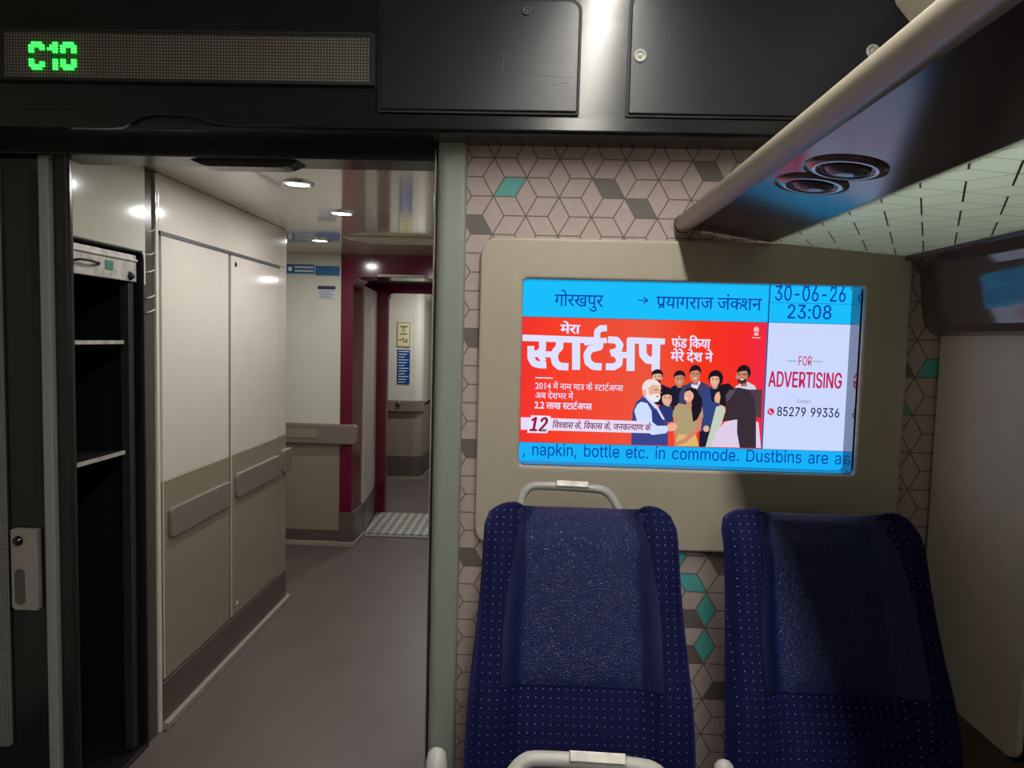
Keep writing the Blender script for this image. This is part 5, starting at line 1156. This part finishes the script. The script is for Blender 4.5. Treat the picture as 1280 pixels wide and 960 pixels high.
MB().box(XL - 0.0125, XL - 0.0105, 2.135, 2.175, 1.688, 1.718).build('sticker', M['green_sticker'], hp_)
MB().lathe([(0, .014), (0.008, 0.012), (0.012, 0.004), (0.016, 0.0)], (XL - 0.012, 2.27, 1.680), 12, (1, 0, 0)).build('knob', M['gasket'], hp_)
# cream panel above the cabinet
nt_ = MB().box(-1.42, XL, 1.93, 2.342, NT + 0.006, CEIL - 0.002)
nt_.box(XL - 0.02, XL, NY1 + 0.0115, 2.342, 1.655, NT + 0.006)
struct(nt_.build('wall_niche_top', M['cream'], bevel=0.003), 'glossy cream panel above the open cabinet', 'wall panel')

# downlights
def downlight(x, y, label, z=CEIL, power=SPOT_W):
    t = empty('downlight', (x, y, z)); tag(t, label, 'ceiling light', 'vestibule downlights')
    MB().lathe([(0.058, 0.0), (0.060, -0.004), (0.052, -0.009), (0.044, -0.006), (0.044, 0.001)], (x, y, z), 28).build('ring', M['chrome'], t)
    MB().lathe([(0, -0.0055), (0.03, -0.006), (0.045, -0.004)], (x, y, z), 28).build('lens', M['lamp'], t)
    ld = bpy.data.lights.new('downlight_lamp', 'AREA'); ld.shape = 'DISK'; ld.size = 0.08; ld.energy = power; ld.color = (1.0, 0.985, 0.96); ld.spread = math.radians(180)
    lo_ = bpy.data.objects.new('lamp', ld); COL.objects.link(lo_); lo_.parent = t; lo_.location = (0, 0, -0.014)
downlight(-0.889, 2.555, 'round lit downlight nearest the doorway in the vestibule ceiling')
downlight(-0.890, 3.147, 'second lit downlight from the doorway in the vestibule ceiling')
downlight(-1.276, 4.058, 'smallest lit downlight at the back left of the vestibule ceiling')
downlight(-0.80, 6.45, 'downlight added to brighten the next coach, out of sight behind the portal lintel', 2.12, 14.0)  # unseen lamp added because the far wall needed light
downlight(-0.62, 5.30, 'lit downlight inside the gangway, out of sight behind the grey post', 1.93, 2.5)

# ceiling strip light of the saloon
st = empty('strip_light', (0.20, 0.2, 2.56)); tag(st, 'long ceiling strip light above the luggage rack edge', 'ceiling light')
MB().box(0.13, 0.27, -2.4, 1.50, 2.535, 2.56).build('housing', M['alu'], st)
MB().box(0.16, 0.235, -2.35, 1.48, 2.528, 2.536).build('diffuser', M['strip_lamp'], st)

# made-up wedge on the vestibule ceiling and pale bar on the lintel
tag(MB().prism([(-1.10, CEIL - .001), (-0.95, CEIL - 0.022), (-0.35, CEIL - 0.022), (-0.30, CEIL - .001)], 3.86, 4.02, 'y').build('ceiling_wedge', M['ceil'], bevel=0.003), 'low wedge shaped beige fixture made up for a pale reflection on the ceiling before the portal', 'fixture')  # solid wedge stands in for a sign mirrored in the glossy ceiling
tag(MB().box(-1.08, -0.75, BY - 0.026, BY - 0.014, 1.908, 1.925).build('lintel_strip', M['alu'], bevel=0.002), 'pale strip painted for the bright bar of light on the burgundy portal lintel', 'strip')  # lit bar under the lintel given by pale colour alone, emits nothing

# back wall rail
rl_ = MB().prism(rrect(-1.95, -1.20, 0.735, 0.875, 0.03), BY - 0.055, BY - 0.010, 'y')
hr = tag(rl_.build('wall_rail', M['rail'], bevel=0.010, seg=3), 'thick taupe bumper rail on the back wall crossing the burgundy jamb', 'rail')
MB().prism(rrect(-1.80, -1.47, 0.775, 0.835, 0.03), BY - 0.060, BY - 0.053, 'y').build('grip_recess', M['taupe'], hr, bevel=0.004)
fr_ = MB().prism([(-1.94, 7.0), (-1.50, 7.01), (-1.25, 7.02), (-1.17, 7.03), (-1.105, 7.11), (-1.14, 7.13), (-1.19, 7.05), (-1.94, 7.045)], 0.715, 0.835, 'z')
fr = tag(fr_.build('wall_rail', M['rail'], bevel=0.008), 'taupe rail on the cream wall of the next coach', 'rail')
cr_ = at(496, 516, 7.0)
MB().lathe([(0, 0.012), (0.02, 0.010), (0.028, 0.0)], (at(498, 503, 7.0).x, 7.005, 0.80), 16, (0, -1, 0)).build('knob', M['plinth'], fr)

# signs on the back wall
def sign(name, x0, x1, z0, z1, y, m, label, cat='sign', th=0.004, group=None):
    o = MB().box(x0, x1, y - th, y, z0, z1).build(name, m); tag(o, label, cat, group); return o
a, b = at(359, 330, BY), at(397, 343, BY)
s1 = sign('wall_sign', -1.722, -1.525, b.z + .002, a.z, BY + .001, M['blue_sign'], 'blue sign strip with white lettering at the top of the back wall')
g = MB()
for k in range(2):
    for j in range(9): g.box(-1.66 + j * .0145, -1.66 + j * .0145 + .010, BY - 0.0048, BY - 0.003, a.z - .026 - k * .026, a.z - .013 - k * .026)
g.lathe([(0, 0.0048), (0.016, 0.0048)], (-1.695, BY, a.z - .033), 12, (0, -1, 0), smooth=False)
g.build('lettering', M['white_ink'], s1)
s2 = sign('wall_sign', -1.518, -1.348, b.z - .006, a.z - .008, BY + .001, M['blue_sign'], 'plain blue sign beside the lettered blue strip, next to the burgundy jamb')
a, b = at(398, 357, BY), at(420, 375, BY)
s3 = sign('notice', a.x, b.x, b.z, a.z, BY - .0119, M['paper'], 'small pale notice with a dark heading below the blue signs', 'notice', .003)
MB().box(a.x, b.x, BY - .0158, BY - .0145, a.z - .026, a.z - .002).build('heading', M['dark_ink'], s3)
g = MB()
for k in range(5): g.box(a.x + .01, b.x - .01 - .02 * (k % 2), BY - .0155, BY - .0145, a.z - .040 - k * .012, a.z - .036 - k * .012)
g.build('text_lines', M['blue_sign'], s3)
# far notices
FY = 7.052
a, b = at(496.5, 402, FY), at(513, 434, FY)
n1 = sign('notice', a.x, b.x, b.z, a.z, FY, M['yellow_paper'], 'yellowish notice with small black marks on the far cream wall', 'notice')
g = MB(); W_ = b.x - a.x; H_ = a.z - b.z
g.ring([(a.x + .004, b.z + .004), (b.x - .004, b.z + .004), (b.x - .004, a.z - .004), (a.x + .004, a.z - .004)], [(a.x + .009, b.z + .009), (b.x - .009, b.z + .009), (b.x - .009, a.z - .009), (a.x + .009, a.z - .009)], FY - .0052, FY - .004, 'y')
g.ring([(a.x + W_ * .5 + .016 * math.cos(k), a.z - H_ * .3 + .022 * math.sin(k)) for k in np.linspace(0, 2 * math.pi, 13)[:-1]], [(a.x + W_ * .5 + .010 * math.cos(k), a.z - H_ * .3 + .015 * math.sin(k)) for k in np.linspace(0, 2 * math.pi, 13)[:-1]], FY - .0052, FY - .004, 'y')
for (u, v, w2) in ((.2, .17, .6), (.25, .46, .5), (.15, .70, .15), (.35, .66, .2), (.42, .74, .12), (.6, .70, .2), (.55, .78, .25)):
    g.box(a.x + W_ * u, a.x + W_ * (u + w2), FY - .0052, FY - .004, a.z - H_ * v - .010, a.z - H_ * v)
g.build('print', M['dark_ink'], n1)
a, b = at(497, 437, FY), at(512, 480, FY)
n2 = sign('notice', a.x, b.x, b.z, a.z, FY, mat('deep_blue_sign', (20, 66, 140), 0.4), 'tall deep blue notice with white text lines below the yellowish one', 'notice')
g = MB()
for k in range(12): g.box(a.x + .012, b.x - .012 - .02 * ((k * 7) % 3), FY - .0052, FY - .004, a.z - .022 - k * .029, a.z - .014 - k * .029)
g.build('text_lines', M['white_ink'], n2)

# threshold plate
tp = empty('threshold_plate', (-0.77, 5.3, 0.0)); tag(tp, 'silver chequer plate bridging the gangway floor between the burgundy frames', 'floor plate')
MB().prism([(-1.222, 5.02), (-0.205, 5.02), (-0.205, 5.64), (-1.275, 5.64)], 0.001, 0.012, 'z').build('plate', M['plate'], tp)
MB().box(-1.215, -0.205, 4.965, 5.0, 0.0, 0.01).build('edge_bar', M['strip'], tp, bevel=0.003)
